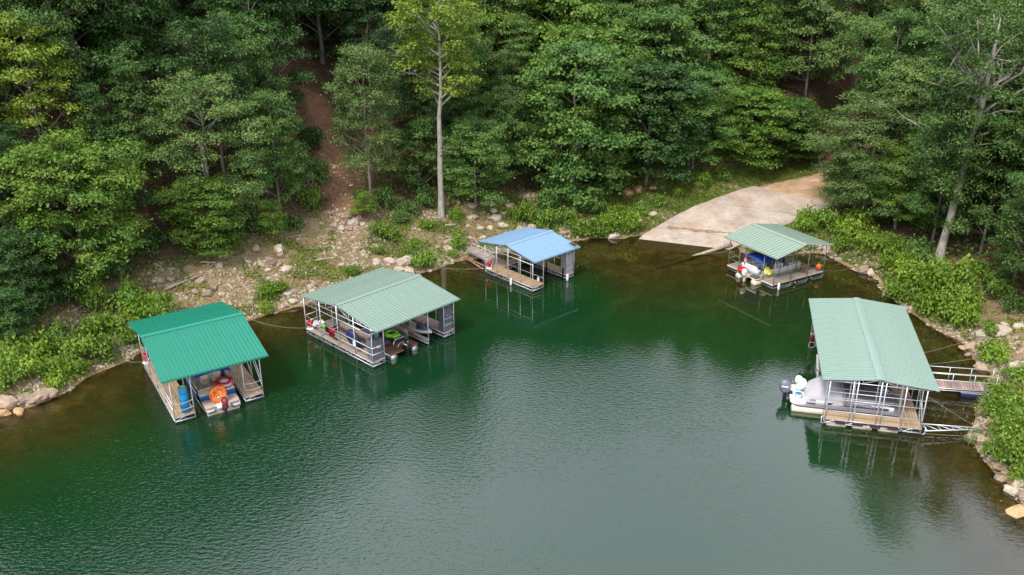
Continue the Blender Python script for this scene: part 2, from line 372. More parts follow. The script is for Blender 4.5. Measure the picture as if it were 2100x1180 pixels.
def ground_material():
    m = bpy.data.materials.new('earth'); m.use_nodes = True; n = m.node_tree; L = n.links.new; b = n.nodes['Principled BSDF']
    b.inputs['Roughness'].default_value = .95; b.inputs['Specular IOR Level'].default_value = .15
    g = n.nodes.new('ShaderNodeNewGeometry')
    def noise(sc, det=6, ro=.65):
        t = n.nodes.new('ShaderNodeTexNoise'); t.inputs['Scale'].default_value = sc; t.inputs['Detail'].default_value = det; t.inputs['Roughness'].default_value = ro
        L(g.outputs['Position'], t.inputs['Vector']); return t.outputs[0]
    def ramp(src, *st):
        r = n.nodes.new('ShaderNodeValToRGB'); e = r.color_ramp.elements
        while len(e) < len(st): e.new(.5)
        for q, (p, c) in zip(e, st): q.position = p; q.color = tuple(c) + (1,)
        L(src, r.inputs[0]); return r.outputs[0]
    def mix(f, a, c):
        x = n.nodes.new('ShaderNodeMixRGB'); L(a, x.inputs[1]); L(c, x.inputs[2])
        if isinstance(f, float): x.inputs[0].default_value = f
        else: L(f, x.inputs[0])
        return x.outputs[0]
    def attr(k):
        a = n.nodes.new('ShaderNodeAttribute'); a.attribute_name = k; return a.outputs['Fac']
    def mth(op, a, c):
        x = n.nodes.new('ShaderNodeMath'); x.operation = op; x.use_clamp = True
        for i, q in enumerate((a, c)):
            if isinstance(q, (int, float)): x.inputs[i].default_value = q
            else: L(q, x.inputs[i])
        return x.outputs[0]
    dirt = ramp(noise(1.1), (.3, (.13, .075, .04)), (.5, (.24, .15, .085)), (.68, (.35, .245, .15)))
    fine = ramp(noise(7.0, 4), (.35, (.11, .07, .042)), (.62, (.38, .28, .19)))
    base = mix(.45, dirt, fine)
    grn = ramp(noise(2.6), (.3, (.05, .085, .02)), (.7, (.13, .17, .045)))
    gm = ramp(noise(.55), (.38, (0, 0, 0)), (.6, (1, 1, 1)))
    base = mix(mth('MULTIPLY', gm, mth('MULTIPLY', attr('green'), .7)), base, grn)
    litter = ramp(noise(2.2), (.3, (.045, .03, .02)), (.7, (.14, .085, .05)))
    base = mix(attr('forest'), base, litter)
    pth = ramp(noise(2.0), (.3, (.16, .08, .045)), (.7, (.30, .17, .10)))
    base = mix(attr('path'), base, pth)
    # lake bed: silt and stones stained ochre
    bed = ramp(noise(.9), (.32, (.07, .05, .018)), (.5, (.28, .19, .07)), (.66, (.55, .39, .17)))
    wet = n.nodes.new('ShaderNodeMapRange'); wet.inputs[1].default_value = .12; wet.inputs[2].default_value = -.12; L(attr('alt'), wet.inputs[0])
    base = mix(wet.outputs[0], base, bed)
    L(base, b.inputs['Base Color'])
    bp = n.nodes.new('ShaderNodeBump'); bp.inputs['Strength'].default_value = .8; bp.inputs['Distance'].default_value = .12
    L(noise(3.2, 8, .7), bp.inputs['Height']); L(bp.outputs[0], b.inputs['Normal'])
    MAT['earth'] = m; return m
me.materials.append(ground_material())
# ------------------------------------------------------------------ boat ramp (concrete slabs) and dirt road above it
def strip_sheet(name, L_, R_, nseg, nw, z, m, t0=0.0, t1=1.0, wob=0.0):
    def at(P, t):
        k = t * (len(P) - 1); i = min(int(k), len(P) - 2); return P[i].lerp(P[i + 1], k - i)
    vs, fs = [], []
    for i in range(nseg + 1):
        t = t0 + (t1 - t0) * i / nseg; a, b = at(L_, t), at(R_, t)
        for j in range(nw + 1):
            s = j / nw
            if j in (0, nw): s += (rnd.random() - .5) * wob
            p = a.lerp(b, s); vs.append((p.x, p.y, p.z + z - (.22 if j in (0, nw) and wob else 0)))
    for i in range(nseg):
        for j in range(nw):
            k = i * (nw + 1) + j; fs.append((k, k + 1, k + nw + 2, k + nw + 1))
    return MB().add(vs, fs, True).build(name, m)
def slab(t0, t1, parent):
    def at(P, t):
        k = t * (len(P) - 1); i = min(int(k), len(P) - 2); return P[i].lerp(P[i + 1], k - i)
    n = 6; top = []
    for i in range(n + 1):
        t = t0 + (t1 - t0) * i / n; a, b = at(RL, t), at(RR, t); w_ = [0, .04, .35, .65, .96, 1]
        top.append([a.lerp(b, min(max(s + (fbm(np.array(t * 31. + s), np.array(s * 7.), 4, 3) - .44) * (.03 if s in (0, 1) else 0), -.02), 1.02)) for s in w_])
    vs = [p for r in top for p in r]; m = len(vs); vs += [Vector((p.x, p.y, p.z - .3)) for p in vs]
    fs = []; W = 6
    for i in range(n):
        for j in range(W - 1):
            k = i * W + j; fs.append((k, k + 1, k + W + 1, k + W))
    rim = [j for j in range(W)] + [i * W + W - 1 for i in range(1, n + 1)] + [n * W + j for j in range(W - 2, -1, -1)] + [i * W for i in range(n - 1, 0, -1)]
    for a, b in zip(rim, rim[1:] + rim[:1]): fs.append((b, a, a + m, b + m))
    return MB().add(vs, fs).build('concrete_slab', 'concrete', parent)
def concrete_material():
    m = mat('concrete', (.40, .315, .25), .9, var=.2, scale=.45, bump=.3, spec=.2, col2=(.50, .415, .34)); n = m.node_tree; L = n.links.new; b = n.nodes['Principled BSDF']
    base = b.inputs['Base Color'].links[0].from_socket; g = n.nodes.new('ShaderNodeNewGeometry')
    def stain(sc, lo, hi, col, amt, stretch=(1, 1, 1)):
        nonlocal base
        q = n.nodes.new('ShaderNodeMapping'); q.inputs['Scale'].default_value = stretch; q.inputs['Rotation'].default_value = (0, 0, .75); L(g.outputs['Position'], q.inputs[0])
        t = n.nodes.new('ShaderNodeTexNoise'); t.inputs['Scale'].default_value = sc; t.inputs['Detail'].default_value = 7; t.inputs['Roughness'].default_value = .7; L(q.outputs[0], t.inputs['Vector'])
        r = n.nodes.new('ShaderNodeMapRange'); r.inputs[1].default_value = lo; r.inputs[2].default_value = hi; r.inputs[4].default_value = amt; L(t.outputs[0], r.inputs[0])
        x = n.nodes.new('ShaderNodeMixRGB'); x.inputs[2].default_value = col + (1,); L(r.outputs[0], x.inputs[0]); L(base, x.inputs[1]); base = x.outputs[0]
    stain(.35, .5, .7, (.20, .165, .145), .6); stain(.5, .48, .75, (.42, .23, .11), .7, (1.6, .5, 1)); stain(3.0, .5, .75, (.56, .49, .42), .7); stain(2.2, .55, .75, (.16, .12, .09), .5, (.35, 1.6, 1))
    L(base, b.inputs['Base Color'])
concrete_material()
mat('dirt_road', (.40, .235, .125), .95, var=.28, scale=.7, bump=.6, spec=.1, col2=(.52, .36, .23))
bt = tag(empty('boat_ramp', RL[1].lerp(RR[1], .5)), 'pale concrete boat ramp sloping down into the cove', 'ramp', kind='structure')
for a, b in ((0, .30), (.304, .545), (.549, .72)):
    o = slab(a, b, bt); o.location = -bt.location
SILT = MB()
for k in range(70):
    t = .325 + rnd.gauss(0, .006); s = .12 + .8 * rnd.random(); i = t * 6; q = int(i)
    p = RL[q].lerp(RL[q + 1], i - q).lerp(RR[q].lerp(RR[q + 1], i - q), s); r = .12 + rnd.random() * .22
    SILT.ell((p.x, p.y, p.z + .005), (r * 2.6, r * 1.3, .07), 7, 4)
tag(SILT.build('mud_line', 'earth_mud' if 'earth_mud' in MAT else mat('earth_mud', (.27, .17, .10), .95, var=.3)), 'line of dried brown mud left across the ramp', 'mud', kind='stuff')
RL2 = RL[4:] ; RR2 = RR[4:]
road_l = [RL[4].lerp(RL[5], .31)] + RL[5:] + [Vector((43.5, 110, 3.6)), Vector((60, 123, 6.5))]
road_r = [RR[4].lerp(RR[5], .31)] + RR[5:] + [Vector((50, 102, 3.6)), Vector((65, 113, 6.5))]
tag(strip_sheet('dirt_road', road_l, road_r, 26, 8, -.006, 'dirt_road', wob=.05), 'orange dirt road curving up behind the ramp', 'road', kind='structure')
# ------------------------------------------------------------------ water
wm = grid_mesh('lake_water', XX, YY, np.zeros_like(ZZ)); fattr(wm, 'depth', np.maximum(-ZZ, 0))
def water_material():
    m = bpy.data.materials.new('lake'); m.use_nodes = True; n = m.node_tree; L = n.links.new; n.nodes.clear()
    out = n.nodes.new('ShaderNodeOutputMaterial'); g = n.nodes.new('ShaderNodeNewGeometry')
    at = n.nodes.new('ShaderNodeAttribute'); at.attribute_name = 'depth'
    def mth(op, a, c=0., cl=False):
        x = n.nodes.new('ShaderNodeMath'); x.operation = op; x.use_clamp = cl
        for i, q in enumerate((a, c)):
            if isinstance(q, (int, float)): x.inputs[i].default_value = q
            else: L(q, x.inputs[i])
        return x.outputs[0]
    def noise(sc, det, ro, mp=(1, 1, 1), rz=0.0):
        t = n.nodes.new('ShaderNodeTexNoise'); t.inputs['Scale'].default_value = sc; t.inputs['Detail'].default_value = det; t.inputs['Roughness'].default_value = ro
        q = n.nodes.new('ShaderNodeMapping'); q.inputs['Scale'].default_value = mp; q.inputs['Rotation'].default_value = (0, 0, rz)
        L(g.outputs['Position'], q.inputs[0]); L(q.outputs[0], t.inputs['Vector']); return t.outputs[0]
    # turbidity: how much of the bed the green body of the water hides
    op = mth('SUBTRACT', 1.0, mth('POWER', 2.718, mth('MULTIPLY', at.outputs['Fac'], -.60)))
    body = n.nodes.new('ShaderNodeBsdfDiffuse')
    rr = n.nodes.new('ShaderNodeValToRGB'); e = rr.color_ramp.elements
    e[0].position = .15; e[0].color = (.055, .045, .012, 1); e[1].position = 1; e[1].color = (.003, .029, .010, 1)
    q = e.new(.62); q.color = (.026, .033, .007, 1); q = e.new(.86); q.color = (.008, .036, .008, 1)
    L(op, rr.inputs[0]); L(rr.outputs[0], body.inputs[0])
    tr = n.nodes.new('ShaderNodeBsdfTransparent'); tr.inputs[0].default_value = (.95, .88, .58, 1)
    mb = n.nodes.new('ShaderNodeMixShader'); L(op, mb.inputs[0]); L(tr.outputs[0], mb.inputs[1]); L(body.outputs[0], mb.inputs[2])
    # ripples: open water is ruffled by wind in patches, the coves beside the docks lie flat
    sep = n.nodes.new('ShaderNodeSeparateXYZ'); L(g.outputs['Position'], sep.inputs[0])
    mr = n.nodes.new('ShaderNodeMapRange'); mr.inputs[1].default_value = 66; mr.inputs[2].default_value = 46; mr.interpolation_type = 'SMOOTHSTEP'
    L(sep.outputs['Y'], mr.inputs[0])
    patch = n.nodes.new('ShaderNodeMapRange'); patch.inputs[1].default_value = .36; patch.inputs[2].default_value = .60; L(noise(.055, 3, .5), patch.inputs[0])
    calm = n.nodes.new('ShaderNodeMapRange'); calm.inputs[1].default_value = 9; calm.inputs[2].default_value = 19; calm.inputs[3].default_value = 1; calm.inputs[4].default_value = .16; calm.interpolation_type = 'SMOOTHSTEP'; L(sep.outputs['X'], calm.inputs[0])
    wind = mth('ADD', mth('MULTIPLY', mr.outputs[0], mth('MULTIPLY', calm.outputs[0], mth('ADD', mth('MULTIPLY', patch.outputs[0], .65), .45))), .035)
    h = mth('ADD', mth('MULTIPLY', noise(2.9, 2, .5, (1, 1.8, 1), .3), 1.0), mth('MULTIPLY', noise(6.5, 1, .5, (1, 1.8, 1), -.3), .4))
    bp = n.nodes.new('ShaderNodeBump'); bp.inputs['Distance'].default_value = .035; L(mth('MULTIPLY', wind, .8), bp.inputs['Strength']); L(h, bp.inputs['Height'])
    gl = n.nodes.new('ShaderNodeBsdfGlossy'); gl.inputs['Roughness'].default_value = .02; L(bp.outputs[0], gl.inputs['Normal'])
    fr = n.nodes.new('ShaderNodeFresnel'); fr.inputs['IOR'].default_value = 2.0; L(bp.outputs[0], fr.inputs['Normal'])
    ms = n.nodes.new('ShaderNodeMixShader'); L(fr.outputs[0], ms.inputs[0]); L(mb.outputs[0], ms.inputs[1]); L(gl.outputs[0], ms.inputs[2])
    L(ms.outputs[0], out.inputs[0]); MAT['lake'] = m; return m
wm.materials.append(water_material())
tag(link('lake_water', wm), 'green lake water of the cove', 'water', kind='structure')
# ------------------------------------------------------------------ vegetation
def leaf_mesh(name, C, N, size, m, tone=None, aspect=.62, droop=.25, rng=RN):
    """one four-cornered leaf spray per centre; C centres, N facing directions"""
    n = len(C); N = N / (np.linalg.norm(N, axis=1, keepdims=True) + 1e-9)
    T = rng.normal(size=(n, 3)); T -= (T * N).sum(1, keepdims=True) * N; T /= np.linalg.norm(T, axis=1, keepdims=True) + 1e-9
    T[:, 2] -= droop * rng.random(n); T /= np.linalg.norm(T, axis=1, keepdims=True)
    B = np.cross(N, T); B /= np.linalg.norm(B, axis=1, keepdims=True) + 1e-9
    s = (size * (.6 + .8 * rng.random(n)))[:, None]; wv = s * aspect * (.7 + .6 * rng.random((n, 1)))
    fold = N * s * .12
    V = np.stack([C - T * s * .5, C + B * wv * .5 + fold + T * s * .08, C + T * s * .5, C - B * wv * .5 + fold - T * s * .05], 1).reshape(-1, 3)
    me = bpy.data.meshes.new(name); me.vertices.add(4 * n); me.vertices.foreach_set('co', V.ravel().astype(np.float32))
    me.loops.add(4 * n); me.loops.foreach_set('vertex_index', np.arange(4 * n, dtype=np.int32))
    me.polygons.add(n); me.polygons.foreach_set('loop_start', np.arange(0, 4 * n, 4, dtype=np.int32)); me.polygons.foreach_set('loop_total', np.full(n, 4, np.int32))
    me.update(); t = rng.random(n) if tone is None else tone
    fattr(me, 'tone', np.repeat(np.clip(t, 0, 1), 4)); me.materials.append(MAT[m]); return me
def pad_leaves(centres, radii, per, flat, rng, twigs=12):
    """foliage pads: leaves gathered round twig ends on the outer shell of flattened clumps"""
    Cs, Ns, Ts = [], [], []
    for c, R in zip(centres, radii):
        k = max(4, int(twigs * R)); d = rng.normal(size=(k, 3)); d[:, 2] = np.abs(d[:, 2]) * 1.0 - .28; d /= np.linalg.norm(d, axis=1, keepdims=True)
        tw = c + d * R * (.55 + .5 * rng.random((k, 1))) * np.array([1, 1, flat]); n = int(per * R * R)
        i = rng.integers(0, k, n); off = rng.normal(size=(n, 3)) * np.array([.30, .30, .17]) * (.55 + .35 * R)
        P = tw[i] + off; Nn = d[i] * .55 + rng.normal(size=(n, 3)) * .42; Nn[:, 2] += .55
        Cs.append(P); Ns.append(Nn); Ts.append(np.clip(.5 + rng.normal() * .16 + (rng.random(k) - .5)[i] * .35 + rng.normal(size=n) * .16, 0, 1))
    return np.vstack(Cs), np.vstack(Ns), np.concatenate(Ts)
LEAF_K, PER_K = .76, 1.65
def tree_meshes(name, seed, h, cr, cb, leafm, barkm, npads=60, padr=1.15, per=150, flat=.55, leaf=.30, tr=None, shape='round', bare=0, limbs=20, fork=None, lean=(0, 0), inner=.35, limbr=1.0, openf=0.0):
    rng = np.random.default_rng(seed); rd = random.Random(seed); tr = tr or h * .0125
    zc0, zc1 = h * cb, h; tp = []
    wob = [(rd.uniform(-1, 1), rd.uniform(-1, 1)) for _ in range(9)]
    top = .9 if shape != 'fork' else .62
    for i in range(9):
        t = i / 8; tp.append(Vector((lean[0] * t + wob[i][0] * .018 * h * t, lean[1] * t + wob[i][1] * .018 * h * t, h * top * t)))
    def trunk_at(z):
        t = min(max(z / (h * top), 0), 1) * 8; i = min(int(t), 7); return tp[i].lerp(tp[i + 1], t - i)
    T = MB(); T.ptube([tp[0] - Vector((0, 0, .5))] + tp, [tr * 1.55, tr * 1.25] + [tr * (1 - .85 * (i / 8) ** 1.2) if shape != 'fork' else tr * (1 - .3 * i / 8) for i in range(1, 9)], 8)
    pads, rad_ = [], []; ga = rd.random() * 6.28
    for i in range(npads):
        t = (i + .5) / npads; t = t ** .85 if shape != 'cone' else t ** 1.25
        if shape == 'cone': R = cr * (1.02 - t) ** .8
        elif shape == 'vase' or shape == 'fork': R = cr * (.35 + .75 * t) * math.sqrt(max(0, 1 - max(0, (t - .72) / .29) ** 2))
        else: R = cr * math.sqrt(max(.03, 1 - ((t - .42) / .64) ** 2))
        ga += 2.399963 + rd.uniform(-.35, .35); q = math.sqrt(rd.uniform(inner, 1.0)); z = zc0 + (zc1 - zc0) * t
        if i == npads - 1: q *= .2
        ax = trunk_at(z); lump = 1 + .22 * math.sin(ga * 2 + seed) + .15 * math.sin(ga * 3 + z)
        pads.append(np.array([ax.x + math.cos(ga) * R * q * lump, ax.y + math.sin(ga) * R * q * lump, z + rd.uniform(-.5, .5) - (R * q) * .10]))
        rad_.append(padr * rd.uniform(.65, 1.35) * (1 - .35 * t if shape == 'cone' else 1))
    if openf:                                    # crown parted so that the trunk shows
        keep = [i for i, q in enumerate(pads) if not (abs(q[0] - trunk_at(q[2]).x) < openf + .55 * rad_[i] and q[1] < .6)]; pads = [pads[i] for i in keep]; rad_ = [rad_[i] for i in keep]; npads = len(pads)
    def limb(a, b, r, n=6):
        a, b = Vector(a), Vector(b); L = (b - a).length; m1 = a.lerp(b, .35) + Vector((rd.uniform(-.1, .1) * L, rd.uniform(-.1, .1) * L, .02 * L)); m2 = a.lerp(b, .72) + Vector((rd.uniform(-.08, .08) * L, rd.uniform(-.08, .08) * L, .05 * L))
        T.ptube([a, m1, m2, b], [r, r * .72, r * .45, r * .14], n); return m1, m2
    if shape == 'fork':
        F = trunk_at(h * top)
        for (dx, dy, hz, r) in fork:
            e = Vector((F.x + dx, F.y + dy, hz)); m = F.lerp(e, .5) + Vector((dx * .12, dy * .12, -.03 * h))
            m = F.lerp(e, .45) + Vector((dx * .15, dy * .15, 0)); T.ptube([F - Vector((0, 0, .3)), m, F.lerp(e, .75) + Vector((dx * .05, dy * .05, 0)), e], [tr * r, tr * r * .7, tr * r * .45, tr * .1], 7)
            for k in range(8):
                p = pads[rd.randrange(len(pads))]; b0 = F.lerp(e, rd.uniform(.25, .9)); limb(b0, b0.lerp(Vector(p), min(1, 3.5 / max(.1, (Vector(p) - b0).length))), tr * .2, 5)
    order = sorted(range(npads), key=lambda i: rd.random())[:limbs]
    for i in order:
        p = pads[i]; rr = math.hypot(p[0] - tp[0].x, p[1]); z0 = max(h * .12, p[2] - rr * rd.uniform(.45, .9)); s = trunk_at(min(z0, h * top))
        r = tr * (.24 + .22 * (1 - z0 / h)) * limbr; m1, m2 = limb(s, p, r)
        for _ in range(2):
            j = min(range(npads), key=lambda j: np.linalg.norm(pads[j] - p) + rd.random() * 2.5 + (9 if j == i else 0)); limb(m2, Vector(m2).lerp(Vector(pads[j]), .9), r * .38, 4)
    for k in range(bare):                       # bare, leafless branches
        z0 = h * rd.uniform(.25, .75); s = trunk_at(z0); a = rd.random() * 6.28; L = rd.uniform(.4, .95) * cr
        e = s + Vector((math.cos(a) * L, math.sin(a) * L, rd.uniform(.15, .9) * L)); m1, m2 = limb(s, e, tr * .17 * limbr)
        for _ in range(4):
            b0 = s.lerp(e, rd.uniform(.45, .95)); limb(b0, b0 + Vector((rd.uniform(-1, 1), rd.uniform(-1, 1), rd.uniform(-.3, .9))) * L * .38, tr * .06 * limbr, 4)
    C, N, tone = pad_leaves(pads, rad_, per * PER_K, flat, rng, 16)
    return T.mesh(name + '_trunk', barkm), leaf_mesh(name + '_crown', C, N, leaf * LEAF_K, leafm, tone, rng=rng), h
V = {}
V['maple'] = tree_meshes('maple', 1, 13, 4.6, .16, 'leaf_bright', 'bark_grey', 78, 1.25, 170, .5, .32)
V['oak'] = tree_meshes('oak', 2, 15, 4.6, .24, 'leaf_mid', 'bark_grey', 74, 1.3, 165, .5, .30)
V['beech'] = tree_meshes('beech', 3, 14, 4.2, .18, 'leaf_mid', 'bark_grey', 80, 1.1, 185, .48, .29)
V['hickory'] = tree_meshes('hickory', 4, 17, 4.0, .30, 'leaf_dark', 'bark_brown', 70, 1.2, 170, .55, .30, shape='cone')
V['ash'] = tree_meshes('ash', 5, 16, 4.4, .26, 'leaf_grey', 'bark_grey', 76, 1.15, 180, .55, .26)
V['elm'] = tree_meshes('elm', 6, 17, 4.8, .30, 'leaf_mid', 'bark_grey', 72, 1.25, 165, .5, .30, shape='vase', bare=5)
V['gum'] = tree_meshes('gum', 7, 16, 3.6, .20, 'leaf_dark', 'bark_brown', 70, 1.15, 170, .5, .29, shape='cone')
V['thin'] = tree_meshes('thin', 8, 16, 3.2, .38, 'leaf_yellow', 'bark_grey', 40, 1.15, 160, .5, .30, bare=8)
V['linden'] = tree_meshes('linden', 9, 12, 3.9, .10, 'leaf_bright', 'bark_grey', 84, 1.1, 180, .46, .34, inner=.45)
V['willow_oak'] = tree_meshes('willow_oak', 10, 15, 4.6, .12, 'leaf_grey', 'bark_grey', 96, 1.05, 185, .42, .24, inner=.45)
V['dogwood'] = tree_meshes('dogwood', 12, 7.5, 2.7, .22, 'leaf_bright', 'bark_grey', 40, .9, 240, .42, .27, tr=.08)
V['sapling'] = tree_meshes('sapling', 13, 5.5, 1.9, .22, 'leaf_bright', 'bark_grey', 26, .75, 300, .45, .25, tr=.055)
V['pine'] = tree_meshes('pine', 14, 18, 3.0, .45, 'pine_needle', 'bark_brown', 40, 1.1, 200, .35, .24, tr=.2, shape='cone', bare=8)
TREES = []
def plant(kind, loc, h, wide=1.0, rz=None, leafm=None, name='broadleaf_tree', label=None, group=None, cat='tree', barkm=None):
    tm, cm, h0 = V[kind]; o = empty(name, loc, rnd.random() * 6.28 if rz is None else rz)
    s = h / h0; o.scale = (s * wide, s * wide, s)
    t = link('trunk', tm, o); c = link('crown', cm, o)
    if leafm: c.material_slots[0].link = 'OBJECT'; c.material_slots[0].material = MAT[leafm]
    if barkm: t.material_slots[0].link = 'OBJECT'; t.material_slots[0].material = MAT[barkm]
    tag(o, label, cat, group); return o
def at_px(x, y, dz=0.0):
    p = ground(x, y); return Vector((p.x, p.y, p.z + dz))
def h_for(p, ytop):                          # height of something standing at p whose top shows at photo row ytop
    k = math.hypot(p.x, p.y); xx, _ = to_px(p); d = ray(xx, ytop); return CAM_H + d.z * k / math.hypot(d.x, d.y) - p.z
# the two landmark trees
V['tall_pale'] = tree_meshes('tall_pale', 31, 22, 4.2, .52, 'leaf_yellow', 'bark_pale', 64, 1.15, 165, .55, .30, tr=.30, shape='vase', bare=7, limbs=17, limbr=1.35, lean=(.5, 0), inner=.2, openf=.25)
p = at_px(905, 445); plant('tall_pale', p, 21.5, 1.05, rz=.0, leafm='leaf_yellow', name='tall_tree', label='tall tree with bare pale trunk and yellow-green top above the stony bank')
SPECIAL = [p]
V['sycamore'] = tree_meshes('sycamore', 37, 22, 6.2, .30, 'leaf_mid', 'bark_pale', 130, 1.25, 140, .5, .28, tr=.34, shape='fork', bare=8, limbs=22, limbr=1.2, inner=.25, lean=(.9, 0), openf=.75,
                            fork=[(-3.2, .6, 17.0, .5), (3.2, -.8, 17.5, .5), (.4, .6, 19.5, .7), (-4.6, -.5, 14.8, .36)])
p = at_px(1925, 532); plant('sycamore', p, 22.0, 1.0, rz=.0, name='tall_tree', label='tall mottled pale-barked tree with forked trunk on the right bank', leafm='leaf_mid'); SPECIAL.append(p)
# trees that can be told apart in the photograph: base pixel, top row, spread in pixels, kind, leaf, label
HAND = [
 (185, 590, 282, 270, 'maple', 'leaf_bright', 'broad bright yellow-green tree at the water-side edge of the left woods'),
 (298, 395, 105, 150, 'hickory', 'leaf_mid', 'pointed mid-green tree standing in the dark gap of the left woods'),
 (440, 470, 155, 245, 'willow_oak', 'leaf_grey', 'large grey-green tree left of the footpath'),
 (424, 518, 370, 160, 'linden', 'leaf_bright', 'bright low tree with thin stem in front of the grey-green tree'),
 (560, 492, 415, 70, 'sapling', 'leaf_bright', 'young slender tree at the top of the stony bank left of the footpath'),
 (575, 440, 190, 140, 'beech', 'leaf_mid', 'mid-green tree crowding the left side of the footpath'),
 (500, 330, 40, 200, 'oak', 'leaf_mid', 'spreading oak-like tree high left of the footpath'),
 (762, 418, 100, 165, 'ash', 'leaf_grey', 'layered pale-green tree just right of the footpath'),
 (748, 448, 395, 60, 'sapling', 'leaf_lime', 'small lime sapling at the foot of the footpath'),
 (1062, 292, 30, 120, 'pine', 'leaf_mid', 'tree on a bare dark trunk in the shaded gap right of the tall pale tree'),
 (975, 420, 250, 170, 'beech', 'leaf_mid', 'low wide tree behind the stones right of the tall pale tree'),
 (1174, 408, 95, 240, 'linden', 'leaf_mid', 'lush tree with dark double trunk above the blue-roofed dock'),
 (1325, 375, 130, 210, 'linden', 'leaf_dark', 'dense deep-green tree left of the orange rocks'),
 (1420, 345, 150, 160, 'beech', 'leaf_mid', 'dense tree above the grassy left side of the ramp'),
 (1530, 338, 185, 190, 'linden', 'leaf_bright', 'vine-covered mound of a tree at the head of the ramp'),
 (1612, 332, 205, 170, 'linden', 'leaf_mid', 'rounded leafy tree just right of the vine-covered mound'),
 (1770, 448, 190, 255, 'willow_oak', 'leaf_grey', 'drooping grey-green tree overhanging the dirt road'),
 (1728, 420, 325, 130, 'dogwood', 'leaf_grey', 'low leafy tree hanging over the right edge of the dirt road'),
 (1765, 402, 275, 150, 'dogwood', 'leaf_mid', 'small leafy tree hiding the upper bend of the dirt road'),
 (1835, 470, 300, 150, 'beech', 'leaf_bright', 'vine-draped bright tree left of the mottled pale-barked tree'),
 (1790, 400, 20, 200, 'elm', 'leaf_mid', 'tall rounded tree behind the overhanging grey-green tree'),
 (2075, 590, 400, 120, 'ash', 'leaf_mid', 'small round tree with a thin stem at the right edge'),
 (2010, 520, 180, 180, 'maple', 'leaf_mid', 'broad bushy tree just right of the mottled pale-barked tree'),
 (60, 640, 470, 150, 'linden', 'leaf_dark', 'dark low tree overhanging the far left bank'),
 (30, 700, 590, 120, 'dogwood', 'leaf_dark', 'dark bush-like tree at the left edge above the rocks'),
 (110, 420, 30, 190, 'thin', 'leaf_yellow', 'open yellowish tree with bare branches at the upper left'),
 (860, 400, 250, 120, 'dogwood', 'leaf_mid', 'small tree between the footpath and the tall pale trunk'),
 (1245, 400, 300, 110, 'dogwood', 'leaf_bright', 'small bright tree beside the dark double trunk'),
]
for (bx, by, ty, wpx, kind, lm, lab) in HAND:
    p = at_px(bx, by); h = max(2.5, h_for(p, ty)); k = (p - Vector((0, 0, CAM_H))).dot(FW)
    wm_ = wpx * k / F_PX; me_ = V[kind][1]; ext = {'maple': 10.8, 'oak': 11, 'beech': 9.8, 'hickory': 8.5, 'ash': 10.4, 'elm': 11.3, 'gum': 8.2, 'thin': 8, 'linden': 9.2, 'willow_oak': 10.8, 'dogwood': 6.6, 'sapling': 4.8, 'pine': 7}[kind]
    plant(kind, p, h, min(1.5, max(.7, wm_ / (ext * h / V[kind][2]))), leafm=lm, label=lab); SPECIAL.append(p)
# the rest of the woods, row behind row
cand = []
for _ in range(30000):
    x = rnd.uniform(-95, 105); y = rnd.uniform(48, 150); z = float(hgt(x, y))
    if z < .4: continue
    cand.append((x, y, z))
ca = np.array(cand); u, v, fo, pa, ra, gr = zone(ca[:, 0], ca[:, 1], ca[:, 2])
dpath = polydist(ca[:, 0], ca[:, 1], PATH); droad = polydist(ca[:, 0], ca[:, 1], RC[:, :2]); dsh = polydist(ca[:, 0], ca[:, 1], SHORE)
ok = (fo > .9) & (u > -230) & (u < 2330) & (dpath > 6.0) & (droad > 5.6) & (dsh < 62)
kinds = ['oak', 'beech', 'hickory', 'ash', 'elm', 'gum', 'maple', 'thin', 'linden', 'pine']; wts = [5, 5, 4, 3, 4, 4, 3, 2, 3, 1]
tones = ['leaf_mid', 'leaf_dark', 'leaf_grey', 'leaf_bright', 'leaf_yellow']; twts = [6, 5, 3, 2.5, .5]
placed = [(q.x, q.y) for q in SPECIAL]; fill = []
for i in np.nonzero(ok)[0]:
    x, y, z = cand[i]; front = dsh[i] < 16
    mind = 3.7 if front else 4.7
    if min((a - x) ** 2 + (b - y) ** 2 for a, b in placed) < mind * mind: continue
    placed.append((x, y)); fill.append((x, y, z, u[i], v[i], dsh[i]))
    if len(fill) >= 285: break
# label each by its row up the slope and its place in the row, counted across the picture
TONEW = {'leaf_mid': 'mid-green', 'leaf_dark': 'dark green', 'leaf_grey': 'grey-green', 'leaf_bright': 'bright green', 'leaf_yellow': 'yellowish green', 'pine_needle': 'dark'}
def ordinal(n): return '%d%s' % (n, 'th' if 10 <= n % 100 <= 20 else {1: 'st', 2: 'nd', 3: 'rd'}.get(n % 10, 'th'))
def side(u): return 'beyond left picture edge' if u < -20 else 'beyond right picture edge' if u > 2120 else 'left of footpath' if u < 680 else 'between footpath and tall trunk' if u < 905 else 'between tall trunk and ramp' if u < 1560 else 'behind the ramp' if u < 1900 else 'behind the right bank'
rows = {}
for f in fill:
    r = 0 if f[5] < 14 else 1 if f[5] < 21 else 2 if f[5] < 29 else 3 if f[5] < 38 else 4 if f[5] < 48 else 5
    rows.setdefault((r, side(f[3])), []).append(f)
RW = ['lowest woods row', 'second woods row', 'third woods row', 'fourth woods row', 'fifth woods row', 'topmost woods row']
